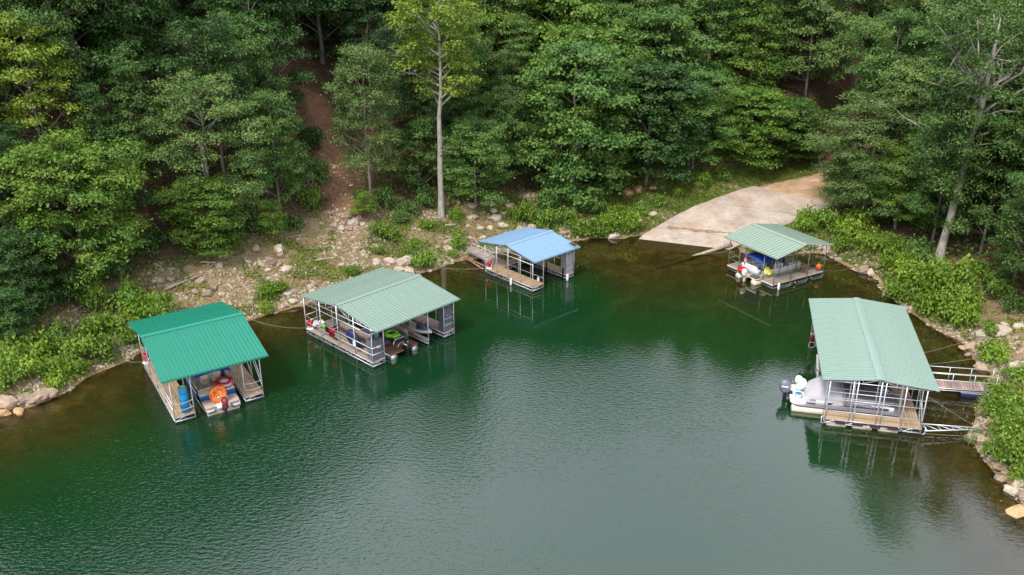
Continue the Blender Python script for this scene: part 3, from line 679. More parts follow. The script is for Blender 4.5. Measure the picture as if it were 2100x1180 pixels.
for (r, sd), fs in sorted(rows.items()):
    for i, f in enumerate(sorted(fs, key=lambda q: q[3])):
        k = rnd.choices(kinds, wts)[0]; tn = rnd.choices(tones, twts)[0]
        if f[3] < 650 and rnd.random() < .45: tn = 'leaf_dark'  # left woods: their shade put into the leaf colour of some trees
        if k == 'pine': tn = 'pine_needle'
        h = (rnd.uniform(9, 14) if r == 0 else rnd.uniform(12.5, 17.5) if r < 3 else rnd.uniform(14, 19))
        if f[3] < 720 and r > 0: h *= 1.12
        plant(k, (f[0], f[1], f[2]), h, rnd.uniform(.85, 1.15), leafm=tn, name='pine_tree' if k == 'pine' else 'broadleaf_tree', group='woods on the hillside', barkm=None,
              label='%s tree, %s from left in %s %s' % (TONEW[tn], ordinal(i + 1), RW[r], sd))
# ------------------------------------------------------------------ shrubs
def shrub_mesh(seed, R, Hh, n, leaf, m, flat=.7):
    rng = np.random.default_rng(seed); k = 12; a = rng.random(k) * 6.28; q = np.sqrt(rng.random(k)) * R * .75
    cs = np.stack([np.cos(a) * q, np.sin(a) * q, Hh * (.22 + .58 * rng.random(k)) * (1 - .45 * (q / R) ** 2)], 1)
    C, N, t = pad_leaves(list(cs), list(R * (.30 + .22 * rng.random(k))), n / (k * (.5 * R) ** 2), flat, rng, 16)
    C[:, 2] = np.maximum(C[:, 2], .02)
    S = MB()
    for i in range(9):
        c = cs[i]; S.ptube([(c[0] * .15, c[1] * .15, -.15), (c[0] * .55, c[1] * .55, c[2] * .5), (c[0], c[1], c[2])], [.03, .022, .008], 5)
    return S.mesh('shrub_stem', 'bark_brown'), leaf_mesh('shrub_leaves', C, N, leaf, m, t, rng=rng)
SH = [shrub_mesh(50 + i, 1.0, h, 1500, .17, 'leaf_shrub') for i, h in enumerate((1.1, .8, 1.4, 1.0, .7))]
def shrub(p, r, h, lm, label, group=None, i=None):
    sm, lm_, = SH[rnd.randrange(5) if i is None else i]; o = empty('shrub', p, rnd.random() * 6.28); o.scale = (r, r, h)
    link('stem', sm, o); c = link('foliage', lm_, o); c.material_slots[0].link = 'OBJECT'; c.material_slots[0].material = MAT[lm]
    return tag(o, label, 'shrub', group)
SHRUBS = {  # place: list of (px x, px y of the foot, radius m, height m, leaf)
 'on the bank beside the teal-roofed dock': [(195,640,1.3,1.3,'leaf_shrub'),(262,640,1.4,1.5,'leaf_bright'),(305,645,1.5,1.4,'leaf_shrub'),(340,655,1.2,1.2,'leaf_bright'),(240,680,1.5,1.1,'leaf_shrub'),(190,700,1.3,1.0,'leaf_shrub'),(270,705,1.2,1.0,'leaf_bright'),(215,735,1.3,1.0,'leaf_shrub'),(160,735,1.2,1.0,'leaf_lime')],
 'on the far left bank above the rocks': [(25,742,1.4,1.0,'leaf_shrub'),(75,735,1.5,1.1,'leaf_shrub'),(120,720,1.4,1.1,'leaf_bright'),(60,772,1.4,1.0,'leaf_lime'),(110,765,1.3,.9,'leaf_shrub'),(20,790,1.2,.9,'leaf_shrub'),(115,792,1.1,.8,'leaf_lime'),(150,765,1.1,.8,'leaf_shrub'),(15,690,1.6,1.5,'leaf_mid')],
 'at the foot of the left woods': [(130,610,1.6,1.4,'leaf_mid'),(60,660,1.6,1.5,'leaf_dark'),(245,560,1.5,1.4,'leaf_mid'),(310,525,1.5,1.3,'leaf_dark'),(375,505,1.3,1.1,'leaf_mid'),(475,495,1.2,1.1,'leaf_mid'),(520,475,1.3,1.3,'leaf_mid'),(600,470,1.3,1.1,'leaf_mid'),(640,425,1.3,1.4,'leaf_bright'),(655,370,1.4,1.5,'leaf_mid'),(640,300,1.5,1.5,'leaf_dark')],
 'on the open stony bank': [(548,616,1.0,.8,'leaf_shrub'),(575,600,.8,.6,'leaf_shrub'),(545,640,.7,.6,'leaf_lime'),(718,560,.9,.6,'leaf_shrub'),(800,492,1.2,.9,'leaf_shrub'),(775,482,1.0,.8,'leaf_bright'),(850,510,.8,.6,'leaf_shrub'),(868,545,1.3,1.2,'leaf_shrub'),(838,530,1.0,.8,'leaf_bright'),(940,508,1.0,.9,'leaf_shrub'),(930,528,.7,.6,'leaf_lime'),(775,520,.7,.6,'leaf_bright'),(875,470,.8,.6,'leaf_shrub')],
 'below the tall pale tree': [(790,430,1.3,1.2,'leaf_mid'),(840,440,1.4,1.1,'leaf_mid'),(870,425,1.3,1.1,'leaf_mid'),(950,410,1.3,1.1,'leaf_bright'),(820,460,1.1,.8,'leaf_mid'),(935,450,.9,.7,'leaf_shrub')],
 'on the shore between blue-roofed dock and ramp': [(1085,458,1.3,1.2,'leaf_shrub'),(1115,468,1.2,1.0,'leaf_bright'),(1060,450,1.1,1.0,'leaf_shrub'),(1190,480,1.4,1.2,'leaf_lime'),(1220,485,1.5,1.3,'leaf_shrub'),(1250,478,1.3,1.2,'leaf_shrub'),(1290,478,1.4,1.5,'leaf_shrub'),(1165,462,1.3,1.2,'leaf_bright'),(1130,440,1.4,1.3,'leaf_mid'),(1215,440,1.5,1.3,'leaf_mid'),(1260,450,1.3,1.1,'leaf_shrub'),(1310,440,1.1,.8,'leaf_bright'),(1230,412,1.4,1.4,'leaf_mid')],
 'along the grassy left edge of the ramp': [(1350,420,1.0,.7,'leaf_bright'),(1390,402,1.1,.8,'leaf_shrub'),(1440,385,1.1,.9,'leaf_shrub'),(1480,368,1.2,1.1,'leaf_bright'),(1545,350,1.2,1.2,'leaf_shrub'),(1595,342,1.2,1.2,'leaf_mid')],
 'right of the ramp behind green-framed dock': [(1665,462,1.4,1.2,'leaf_shrub'),(1700,470,1.5,1.3,'leaf_bright'),(1650,476,1.2,1.0,'leaf_lime'),(1735,490,1.5,1.3,'leaf_lime'),(1770,500,1.5,1.3,'leaf_lime'),(1725,515,1.3,1.0,'leaf_shrub'),(1790,520,1.4,1.2,'leaf_lime'),(1760,470,1.5,1.4,'leaf_shrub'),(1820,510,1.3,1.1,'leaf_shrub')],
 'on the bank above the mint-roofed dock': [(1835,555,1.4,1.4,'leaf_shrub'),(1860,590,1.6,1.6,'leaf_lime'),(1845,615,1.3,1.3,'leaf_shrub'),(1905,590,1.5,1.5,'leaf_lime'),(1920,620,1.6,1.6,'leaf_shrub'),(1960,610,1.5,1.5,'leaf_lime'),(1950,650,1.6,1.6,'leaf_lime'),(1985,640,1.5,1.4,'leaf_shrub'),(1975,670,1.4,1.3,'leaf_lime'),(1880,545,1.5,1.4,'leaf_mid'),(1990,580,1.5,1.3,'leaf_shrub'),(2040,610,1.4,1.2,'leaf_bright'),(2080,640,1.2,1.0,'leaf_mid'),(1900,640,1.3,1.3,'leaf_shrub')],
 'on the right bank beside the gangway': [(2035,735,1.2,.9,'leaf_lime'),(2030,690,.7,.6,'leaf_bright'),(2085,780,1.1,.7,'leaf_bright'),(2050,815,1.1,1.0,'leaf_shrub'),(2080,830,1.2,1.0,'leaf_lime'),(2035,850,1.1,1.0,'leaf_shrub'),(2070,865,1.1,.9,'leaf_bright'),(2005,808,.7,.7,'leaf_bright')],
 'on the lower right bank': [(2060,905,1.2,1.0,'leaf_shrub'),(2090,930,1.3,1.0,'leaf_lime'),(2070,955,1.1,.9,'leaf_shrub'),(2090,985,.9,.8,'leaf_lime'),(1995,905,.6,.6,'leaf_mid'),(2030,930,.7,.6,'leaf_shrub')],
}
SWORD = {'leaf_shrub': 'green', 'leaf_bright': 'bright green', 'leaf_lime': 'lime', 'leaf_mid': 'mid-green', 'leaf_dark': 'dark green'}
for where, L_ in SHRUBS.items():
    for i, (x, y, r, h, lm) in enumerate(sorted(L_)):
        shrub(at_px(x, y, -.05), r * rnd.uniform(.72, .95), h * rnd.uniform(1.35, 1.9), lm, '%s leafy shrub %s, %s from the left' % (SWORD[lm], where, ordinal(i + 1)), 'shrubs along the shore')
# ------------------------------------------------------------------ weeds, grass and forest undergrowth (uncountable)
def scatter(n, xr, yr, accept, zr=(.1, 9)):
    x = RN.uniform(*xr, n); y = RN.uniform(*yr, n); z = hgt(x, y); k = (z > zr[0]) & (z < zr[1]) & (np.abs(x) < y * .62 + 4); x, y, z = x[k], y[k], z[k]
    k = accept(x, y, z); return x[k], y[k], z[k]
def weed_ok(x, y, z):
    u, v, fo, pa, ra, gr = zone(x, y, z); d = polydist(x, y, SHORE); rr = polydist(x, y, RC[:, :2])
    n1 = fbm(x * .55, y * .55, 31, 4); dens = np.clip(gr * .8 + .35, 0, 1) * (.10 + .9 * sstep(.43, .55, n1 + (gr - .38) * .24)) * .75
    return (z > .12) & (u > -120) & (u < 2230) & (fo < .6) & (pa < .2) & ~ra & (rr > 3.2) & (d < 26) & (RN.random(len(x)) < dens)
x, y, z = scatter(2000000, (-45, 60), (30, 104), weed_ok, (.1, 7))
C = np.stack([x, y, z + RN.random(len(x)) * .16 + .03], 1); N = RN.normal(size=C.shape) * .55; N[:, 2] += .8
tag(link('weeds', leaf_mesh('weeds', C, N, .17, 'weed', np.clip(fbm(x * .4, y * .4, 77, 3) * 1.1 + RN.normal(size=len(x)) * .15, 0, 1))), 'low green weeds and vines spread over the banks', 'weeds', kind='stuff')
NW = len(x)
def grass_ok(x, y, z):
    u, v, fo, pa, ra, gr = zone(x, y, z); rr = polydist(x, y, RC[:, :2])
    edge = (u > 1300) & (u < 1680) & (v < 470) & (rr < 11.5) & (rr > 3.2) & ~ra
    tuft = (fbm(x * .8, y * .8, 41, 3) > .53) & (u < 1150) & (fo < .5) & (pa < .2)
    return (z > .15) & (u > -60) & (u < 2160) & ~ra & (edge | (tuft & (RN.random(len(x)) < .3)))
x, y, z = scatter(800000, (-45, 60), (40, 110), grass_ok)
C = np.stack([x, y, z + .1], 1); N = RN.normal(size=C.shape); N[:, 2] *= .25
tag(link('grass', leaf_mesh('grass', C, N, .26, 'grass_blade', None, .16, 0)), 'grass along the ramp edge and in tufts on the bank', 'grass', kind='stuff')
def litter_ok(x, y, z):
    u, v, fo, pa, ra, gr = zone(x, y, z); return (u > -40) & (u < 2140) & ~ra & (polydist(x, y, SHORE) < 30) & (polydist(x, y, RC[:, :2]) > 4.8) & (RN.random(len(x)) < .25 + .6 * sstep(.4, .6, fbm(x * .35, y * .35, 71, 4)) + .4 * pa)
x, y, z = scatter(300000, (-45, 60), (34, 106), litter_ok, (.15, 9))
C = np.stack([x, y, z + .03], 1); N = RN.normal(size=C.shape) * .4; N[:, 2] += 1
tag(link('leaf_litter', leaf_mesh('leaf_litter', C, N, .13, 'dead_leaf', RN.random(len(x)) ** 1.3, .5, 0)), 'dead leaves and bark chips littering the banks', 'leaf litter', kind='stuff')
def under_ok(x, y, z):
    u, v, fo, pa, ra, gr = zone(x, y, z); rr = polydist(x, y, RC[:, :2])
    return (z > .4) & (u > -150) & (u < 2260) & (fo > .45) & (pa < .05) & (rr > 5) & (fbm(x * .3, y * .3, 51, 4) > .40) & (polydist(x, y, SHORE) < 46)
x, y, z = scatter(190000, (-75, 90), (48, 140), under_ok)
C = np.stack([x, y, z + RN.random(len(x)) ** 1.5 * 1.5 * sstep(.4, .6, fbm(x * .5, y * .5, 61, 3)) + .05], 1); N = RN.normal(size=C.shape) * .5; N[:, 2] += .8
tag(link('undergrowth', leaf_mesh('undergrowth', C, N, .30, 'leaf_mid', None)), 'leafy undergrowth on the forest floor', 'undergrowth', kind='stuff')
# ------------------------------------------------------------------ rocks and driftwood
def rock_mesh(seed, m):
    rng = random.Random(seed); B = MB(); n, k = 9, 5; rings = []
    ph = [rng.uniform(0, 6.28) for _ in range(4)]
    for i in range(k + 1):
        t = math.pi * i / k; R = []
        for j in range(n):
            a = 6.283 * j / n; f = 1 + .22 * math.sin(2 * a + ph[0]) + .16 * math.sin(3 * a + ph[1] + t) + rng.uniform(-.13, .13)
            q = abs(math.sin(t)) ** .6 if 0 < i < k else .12
            R.append((math.cos(a) * q * f * .5, math.sin(a) * q * f * .5, -math.cos(t) * .5 * (1 + rng.uniform(-.12, .12))))
        rings.append(R)
    B.loft(rings, True, True, smooth=False); return B.mesh('rock', m)
RK = [rock_mesh(100 + i, 'rock') for i in range(8)]
def rock(p, s, m, label, flat=.6, name='rock'):
    o = link(name, RK[rnd.randrange(8)]); o.location = (p.x, p.y, p.z + s * flat * .18); o.scale = (s * rnd.uniform(.85, 1.25), s * rnd.uniform(.7, 1.0), s * flat)
    o.rotation_euler = (rnd.uniform(-.25, .25), rnd.uniform(-.25, .25), rnd.random() * 6.28)
    o.material_slots[0].link = 'OBJECT'; o.material_slots[0].material = MAT[m]; return tag(o, label, 'rock', 'rocks along the shore')
ROCKS = {
 'at the waterline in the far left corner': [(12,830,1.5,'rock'),(50,822,1.1,'rock'),(78,820,1.3,'rock'),(100,808,1.0,'rock'),(5,852,.9,'rock_orange'),(40,850,.9,'rock_orange')],
 'on the left bank above the teal-roofed dock': [(237,598,1.0,'rock'),(72,690,.9,'rock'),(140,675,.8,'rock'),(120,695,1.0,'rock')],
 'on the stony bank below the left woods': [(410,580,.9,'rock'),(425,605,.9,'rock'),(450,548,.9,'rock_pale'),(525,512,.9,'rock'),(555,538,1.1,'rock'),(572,515,1.2,'rock_pale'),(575,525,.8,'rock'),(587,555,1.0,'rock_pale'),(568,545,.6,'rock'),(400,600,.6,'rock'),(440,592,.7,'rock'),(345,590,.7,'rock'),(350,575,.6,'rock'),(455,605,.5,'rock_pale'),(550,555,.5,'rock_pale'),(590,605,.6,'rock_pale')],
 'in the pile at the foot of the footpath': [(725,460,1.1,'rock_pale'),(735,450,.8,'rock'),(710,445,1.0,'rock'),(700,470,.8,'rock_pale'),(690,455,.7,'rock'),(718,470,.7,'rock'),(672,440,.8,'rock'),(745,462,.6,'rock_pale'),(660,460,.5,'rock')],
 'on the bank behind the sage-roofed dock': [(830,540,1.5,'rock_pale'),(818,555,.8,'rock_pale'),(800,538,1.0,'rock_pale'),(772,540,.9,'rock_pale'),(840,558,.9,'rock_pale'),(775,508,.7,'rock'),(700,545,.6,'rock_pale'),(680,590,.6,'rock'),(640,600,.6,'rock_pale'),(600,620,.7,'rock_pale'),(585,630,.5,'rock'),(615,612,.5,'rock'),(745,525,.5,'rock_pale'),(920,515,1.1,'rock_pale')],
 'below and right of the tall pale tree': [(935,415,1.1,'rock'),(965,425,1.1,'rock'),(968,448,.9,'rock_pale'),(1003,405,.8,'rock'),(1005,420,.9,'rock_pale'),(1012,435,.9,'rock_pale'),(1018,450,1.1,'rock_pale'),(1030,465,1.0,'rock_pale'),(1002,448,.7,'rock'),(1045,425,1.0,'rock'),(1005,470,.8,'rock_pale'),(985,470,.7,'rock_pale'),(960,465,.6,'rock'),(1035,440,.7,'rock'),(990,490,.7,'rock_pale'),(1060,440,.7,'rock')],
 'on the shore behind the blue-roofed dock': [(1090,468,1.0,'rock_pale'),(1065,472,.8,'rock'),(1150,455,.9,'rock'),(1120,472,.8,'rock'),(1260,488,1.2,'rock_pale'),(1155,480,.8,'rock')],
 'beside the ramp and its grassy edge': [(1285,398,1.4,'rock_orange'),(1308,392,1.2,'rock_orange'),(1340,388,.8,'rock_orange'),(1375,362,1.2,'rock'),(1340,442,1.0,'rock_pale'),(1312,455,.7,'rock_pale'),(1430,378,.6,'rock')],
 'at the waterline behind green-framed dock': [(1680,508,.9,'rock_pale'),(1695,515,1.1,'rock_pale'),(1708,522,.9,'rock'),(1720,535,.8,'rock'),(1770,556,1.0,'rock'),(1785,562,.9,'rock_pale')],
 'on the shore right of the mint-roofed dock': [(2045,684,1.6,'rock_pale'),(2010,688,1.0,'rock_pale'),(1990,712,.8,'rock'),(2012,756,1.0,'rock'),(1950,724,1.0,'rock_orange'),(1972,717,.7,'rock_orange'),(2080,752,.7,'rock_pale'),(1985,730,.6,'rock'),(2000,722,.6,'rock'),(2080,640,.9,'rock_pale'),(2090,672,.8,'rock_pale'),(2070,700,.5,'rock'),(2060,668,.6,'rock_pale')],
 'on the lower right shore': [(2000,905,1.2,'rock'),(2060,872,.9,'rock'),(2040,880,1.0,'rock'),(2055,960,.8,'rock'),(2075,1012,.9,'rock_pale'),(2090,995,.8,'rock_pale'),(2095,1020,.8,'rock'),(2050,1040,.9,'rock_orange'),(2080,1060,1.0,'rock_orange'),(2040,1050,1.1,'rock_orange'),(2060,1065,.9,'rock_orange'),(2085,1050,.8,'rock_orange'),(2065,840,.8,'rock'),(2050,985,.7,'rock')],
}
CW = {'rock': 'brown-grey', 'rock_pale': 'pale', 'rock_orange': 'ochre'}
for where, L_ in ROCKS.items():
    for i, (x, y, s, m) in enumerate(sorted(L_)):
        rock(at_px(x, y), s, m, '%s rock %s, %s from the left' % (CW[m], where, ordinal(i + 1)))
# gravel
def stones_ok(x, y, z):
    u, v, fo, pa, ra, gr = zone(x, y, z); d = polydist(x, y, SHORE); n = fbm(x * .5, y * .5, 91, 4)
    den = np.where(d < 1.6, .75, np.where(fo < .5, .55, 0) * sstep(.40, .55, n)) * np.where(gr > .7, .5, 1) + pa * .10
    bed = (z < .1) & (z > -1.6)
    return (u > -40) & (u < 2140) & ~ra & ~((polydist(x, y, RC[:, :2]) < 9) & (z < .12)) & (z > -1.6) & (d < 22) & (RN.random(len(x)) < np.where(bed, .45 * sstep(.38, .5, n), den))
x, y, z = scatter(330000, (-42, 46), (30, 100), stones_ok, (-1.6, 8)); n = len(x)
base = np.array([(1, 0, -.3), (-.4, .85, -.3), (-.5, -.8, -.3), (.35, .25, .55), (-.35, .3, .5), (-.05, -.45, .6)]) * .5
fcs = np.array([(0, 1, 3), (1, 4, 3), (1, 2, 4), (2, 5, 4), (2, 0, 5), (0, 3, 5), (3, 4, 5)])
a = RN.random(n) * 6.28; s = .11 + .42 * RN.random(n) ** 3.2; sc3 = np.stack([s * RN.uniform(.7, 1.5, n), s * RN.uniform(.7, 1.3, n), s * RN.uniform(.5, .9, n)], 1)
P = base[None] * (1 + RN.uniform(-.25, .25, (n, 6, 3))) * sc3[:, None]; ca_, sa_ = np.cos(a)[:, None], np.sin(a)[:, None]
Vv = np.stack([P[..., 0] * ca_ - P[..., 1] * sa_ + x[:, None], P[..., 0] * sa_ + P[..., 1] * ca_ + y[:, None], P[..., 2] + z[:, None] + .02], -1).reshape(-1, 3)
Ff = (fcs[None] + (np.arange(n) * 6)[:, None, None]).reshape(-1)
gm = bpy.data.meshes.new('gravel'); gm.vertices.add(len(Vv)); gm.vertices.foreach_set('co', Vv.ravel().astype(np.float32)); gm.loops.add(len(Ff)); gm.loops.foreach_set('vertex_index', Ff.astype(np.int32))
gm.polygons.add(len(Ff) // 3); gm.polygons.foreach_set('loop_start', np.arange(0, len(Ff), 3, dtype=np.int32)); gm.polygons.foreach_set('loop_total', np.full(len(Ff) // 3, 3, np.int32)); gm.update(); gm.materials.append(MAT['pebble'])
tag(link('gravel', gm), 'loose stones and gravel strewn over the banks and shallows', 'gravel', kind='stuff')
print('weeds', NW, 'stones', n, 'fill trees', len(fill))
LOGS = [((338,597),(415,566),.12,'bleached log lying on the stony bank above the teal-roofed dock'),((412,540),(465,542),.10,'short bleached log below the left woods'),((585,490),(640,483),.06,'thin pale branch lying high on the stony bank'),((648,536),(690,530),.09,'short log on the bank above the sage-roofed dock'),
 ((970,490),(985,510),.10,'pale timber leaning on the bank behind the blue-roofed dock'),((912,465),(940,462),.10,'dark log by the foot of the tall pale trunk'),((718,462),(738,478),.08,'branch beside the rock pile below the footpath'),((30,680),(75,672),.09,'grey log on the far left bank'),((60,700),(140,660),.06,'long thin dead branch above the far left shore'),
 ((150,640),(230,600),.08,'dead branch under the left woods'),((2060,940),(2098,942),.07,'bleached stick on the lower right shore'),((2078,1012),(2098,1035),.07,'pale forked stick at the waterline in the right corner'),((730,455),(722,475),.07,'short upright stub in the rock pile below the footpath'),((1735,552),(1790,566),.06,'driftwood stick at the right shore by the green-framed dock')]
for (a, b, r, lab) in LOGS:
    p, q = at_px(*a), at_px(*b); p.z += r * .9; q.z += r * .9; m = p.lerp(q, .5); m.z = max(m.z, float(hgt(m.x, m.y)) + r * .7); d = q - p; B = MB()
    B.ptube([p, p.lerp(m, .5) + Vector((0, 0, .03)), m, m.lerp(q, .5), q], [r, r * .95, r * .85, r * .7, r * .45], 7)
    for k in range(3):
        s0 = p.lerp(q, .3 + .22 * k); B.tube(s0, s0 + Vector((rnd.uniform(-.4, .4), rnd.uniform(-.4, .4), rnd.uniform(.1, .35))), r * .35, 5, r * .1)
    tag(B.build('driftwood_log', 'driftwood'), lab, 'log', 'driftwood')
p, q = px(1500, 502, .25), px(1345, 551, -.5); m = p.lerp(q, .5)
B = MB(); B.ptube([p, p.lerp(q, .3), m, q], [.20, .19, .16, .08], 9); B.tube(p.lerp(q, .12), p.lerp(q, .12) + Vector((.3, .5, .25)), .07, 5, .03)
tag(B.build('driftwood_log', 'driftwood'), 'long drowned log running from the ramp edge into the water', 'log', 'driftwood')
# ------------------------------------------------------------------ covered boat docks
DK = {'teal': ((-20.87, 52.60), rad(32.7)), 'sage': ((-9.73, 59.98), rad(46.1)), 'blue': ((1.49, 71.68), rad(42.6)), 'moss': ((22.89, 71.95), rad(-60.2)), 'mint': ((23.31, 52.43), rad(-103.5))}
DECK = .50
def W(k, u, v, z=0.0):
    (cx, cy), a = DK[k]; return Vector((cx + u * math.cos(a) - v * math.sin(a), cy + u * math.sin(a) + v * math.cos(a), z))
def roof(root, L, S, ze, rise, rib, npan, m, steel, frames, inset=.35):
    slope = math.atan2(rise, S / 2); run = math.hypot(rise, S / 2)
    fr = MB()
    for u in frames:                             # gable trusses
        h = S / 2 - inset
        zt = lambda y: ze - .10 + rise * (1 - abs(y) / (S / 2))
        fr.tube((u, -h, zt(h)), (u, 0, zt(0)), .03); fr.tube((u, h, zt(h)), (u, 0, zt(0)), .03); fr.tube((u, -h, zt(h) - .04), (u, h, zt(h) - .04), .03)
        for k in (-.66, -.33, 0, .33, .66): fr.tube((u, h * k, zt(h)), (u, h * k, zt(h * k)), .022)
        for k in (-.66, -.33, .33, .66): fr.tube((u, h * k, zt(h)), (u, h * (k - math.copysign(.33, k)), zt(h * (k - math.copysign(.33, k)))), .018)
    for y in np.linspace(-S / 2 + .12, S / 2 - .12, 8):
        z = ze - .055 + rise * (1 - abs(y) / (S / 2)); fr.box((0, y, z), (L - .1, .05, .06))
    rf = fr.build('roof_frame', steel, root)
    pw = L / npan; nr = max(1, round(pw / rib)); prof = [(0, 0)]
    for i in range(nr):
        c = pw * (i + .5) / nr; prof += [(c - .042, 0), (c - .03, .07), (c + .03, .07), (c + .042, 0)]
    prof.append((pw - .006, 0))
    for sd in (-1, 1):
        vs = []
        for t in (0, 1):
            for (x, hgt_) in prof:
                d = run * (1 - t); y = sd * d * math.cos(slope); z = rise * t
                vs.append((x, y + sd * hgt_ * math.sin(slope), z + hgt_ * math.cos(slope)))
        n = len(prof); vs += [(x, y, z - .018) for x, y, z in vs]
        fs = []
        for i in range(n - 1):
            fs.append((i, i + 1, n + i + 1, n + i)); fs.append((2 * n + i + 1, 2 * n + i, 3 * n + i, 3 * n + i + 1)); fs.append((i + 1, i, 2 * n + i, 2 * n + i + 1))
        fs += [(0, n, 3 * n, 2 * n), (n - 1, 3 * n - 1, 4 * n - 1, 2 * n - 1)]
        pm = MB().add(vs, fs).mesh('roof_panel', m)
        for k in range(npan):
            o = link('roof_panel', pm, rf, (-L / 2 + k * pw, 0, ze))
    c = MB(); w_ = .24; e = .012; k = w_ * math.cos(slope); zd = w_ * math.sin(slope)
    ring = lambda x: [(x, -k, ze + rise - zd + .045), (x, -k, ze + rise - zd + .058), (x, -.05, ze + rise + .062), (x, .05, ze + rise + .062), (x, k, ze + rise - zd + .058), (x, k, ze + rise - zd + .045), (x, 0, ze + rise + .042)]
    c.loft([ring(-L / 2 - .02), ring(L / 2 + .02)], True, True, smooth=False); c.build('ridge_cap', m, rf)
    for sd in (-1, 1):
        y = sd * (S / 2 + .012); MB().box((0, y, ze - .035), (L, .018, .09)).build('eave_trim', m, rf)
def finger(root, u0, u1, v0, v1, along, plank='plank', steel='galv', tub='float_tub', nb=None, tubs=None, lace=True):
    cu, cv, du, dv = (u0 + u1) / 2, (v0 + v1) / 2, u1 - u0, v1 - v0; f = MB()
    zt, zb = DECK - .075, .17
    cs = [(u0 + .03, v0 + .03), (u1 - .03, v0 + .03), (u1 - .03, v1 - .03), (u0 + .03, v1 - .03)]
    for a, b in zip(cs, cs[1:] + cs[:1]):
        f.tube((a[0], a[1], zt), (b[0], b[1], zt), .03); f.tube((a[0], a[1], zb), (b[0], b[1], zb), .025)
        A, B = Vector((a[0], a[1], 0)), Vector((b[0], b[1], 0)); L = (B - A).length; k = max(2, round(L / .62))
        if lace:
            for i in range(k + 1):
                p = A.lerp(B, i / k); f.tube((p.x, p.y, zb), (p.x, p.y, zt), .018, 5)
                if i < k and i % 2 == 0: q = A.lerp(B, (i + 1) / k); f.tube((p.x, p.y, zb), (q.x, q.y, zt), .015, 5)
    fr = f.build('deck_frame', steel, root)
    wd, ln = (du, dv) if along == 'v' else (dv, du)
    nb = nb or max(3, round(wd / .15)); bw = wd / nb; ns = max(1, round(ln / 3.4)); bl = ln / ns
    pm = {}
    for s in range(ns):
        for i in range(nb):
            off = -wd / 2 + bw * (i + .5); lo = -ln / 2 + bl * (s + .5)
            if not pm:
                d = (bw - .022, bl - .01, .05) if along == 'v' else (bl - .01, bw - .022, .05)
                pm = MB().box((0, 0, 0), d).mesh('plank', plank)
            o = link('plank', pm, fr, (cu + off, cv + lo, DECK - .025 + rnd.uniform(-.004, .004)) if along == 'v' else (cu + lo, cv + off, DECK - .025 + rnd.uniform(-.004, .004)))
            o.rotation_euler.z = rnd.uniform(-.0015, .0015)
    nt_ = tubs if tubs is not None else max(1, round(ln / 1.55)); tl = ln / max(1, nt_)
    if nt_:
        B = MB(); d = (wd - .10, tl * .78, .42) if along == 'v' else (tl * .78, wd - .10, .42); B.rbox((0, 0, 0), d, .06, n=2)
        if along == 'v':
            for q in (-.25, 0, .25): B.box((0, q * d[1], .0), (d[0] + .03, .035, .36))
        else:
            for q in (-.25, 0, .25): B.box((q * d[0], 0, .0), (.035, d[1] + .03, .36))
        fm = B.mesh('float', tub)
        for i in range(nt_):
            lo = -ln / 2 + tl * (i + .5); link('float', fm, fr, (cu, cv + lo, -.03) if along == 'v' else (cu + lo, cv, -.03))
    return fr
def post(root, u, v, z0, z1, steel='galv', r=.036): return MB().tube((u, v, z0), (u, v, z1), r, 7).build('post', steel, root)
def rail(root, a, b, steel='galv', r=.024, name='rail'): return MB().tube(a, b, r, 6).build(name, steel, root)
def chain(root, a, b, sag, steel='galv'):
    a, b = Vector(a), Vector(b); return MB().ptube([a.lerp(b, t / 6) - Vector((0, 0, sag * 4 * (t / 6) * (1 - t / 6))) for t in range(7)], .014, 5).build('chain', steel, root)
def covered(key, name, label, L, S, ze, rise, rib, npan, m, steel, frames):
    (cx, cy), a = DK[key]; o = tag(empty(name, (cx, cy, 0), a), label, 'boat dock', 'covered boat docks'); roof(o, L, S, ze, rise, rib, npan, m, steel, frames)
    zr = lambda v: ze - .12 + rise * (1 - abs(v) / (S / 2)); return o, zr
# --- teal dock, nearest left: one slip, fingers towards the camera
D1, z1 = covered('teal', 'covered_dock', 'floating dock under a vivid teal metal gable roof, nearest on the left', 6.53, 10.05, 3.36, 1.03, .25, 9, 'roof_teal', 'galv', (-2.72, -1.55, 1.70, 2.82))
finger(D1, -2.80, -1.50, -4.45, 4.40, 'v', nb=8); finger(D1, 1.65, 2.88, -4.30, 4.40, 'v', nb=8); finger(D1, -1.48, 1.63, 3.20, 4.38, 'u', nb=7)
for v in (-4.4, -2.2, 0, 2.2, 4.35):
    for u in (-2.76, -1.55): post(D1, u, v, .08, z1(v))
for v in (-4.25, -2.1, 0, 2.2, 4.35):
    for u in (1.70, 2.84): post(D1, u, v, .08, z1(v))
for h in (.5, .95): rail(D1, (-2.78, -4.4, DECK + h), (-2.78, 4.35, DECK + h))
for a, b in (((2.84, -4.25, .95), (2.84, -2.1, 2.6)), ((2.84, -2.1, .6), (2.84, 0, 2.6)), ((2.84, -4.25, 1.35), (2.84, -2.1, 3.3)), ((2.84, 0, .6), (2.84, 2.2, 2.6))): rail(D1, a, b, name='brace')
for h in (.45, .9): chain(D1, (1.70, -4.25, DECK + h), (2.84, -4.25, DECK + h), .1); chain(D1, (-2.76, -4.4, DECK + h), (-1.55, -4.4, DECK + h), .1)
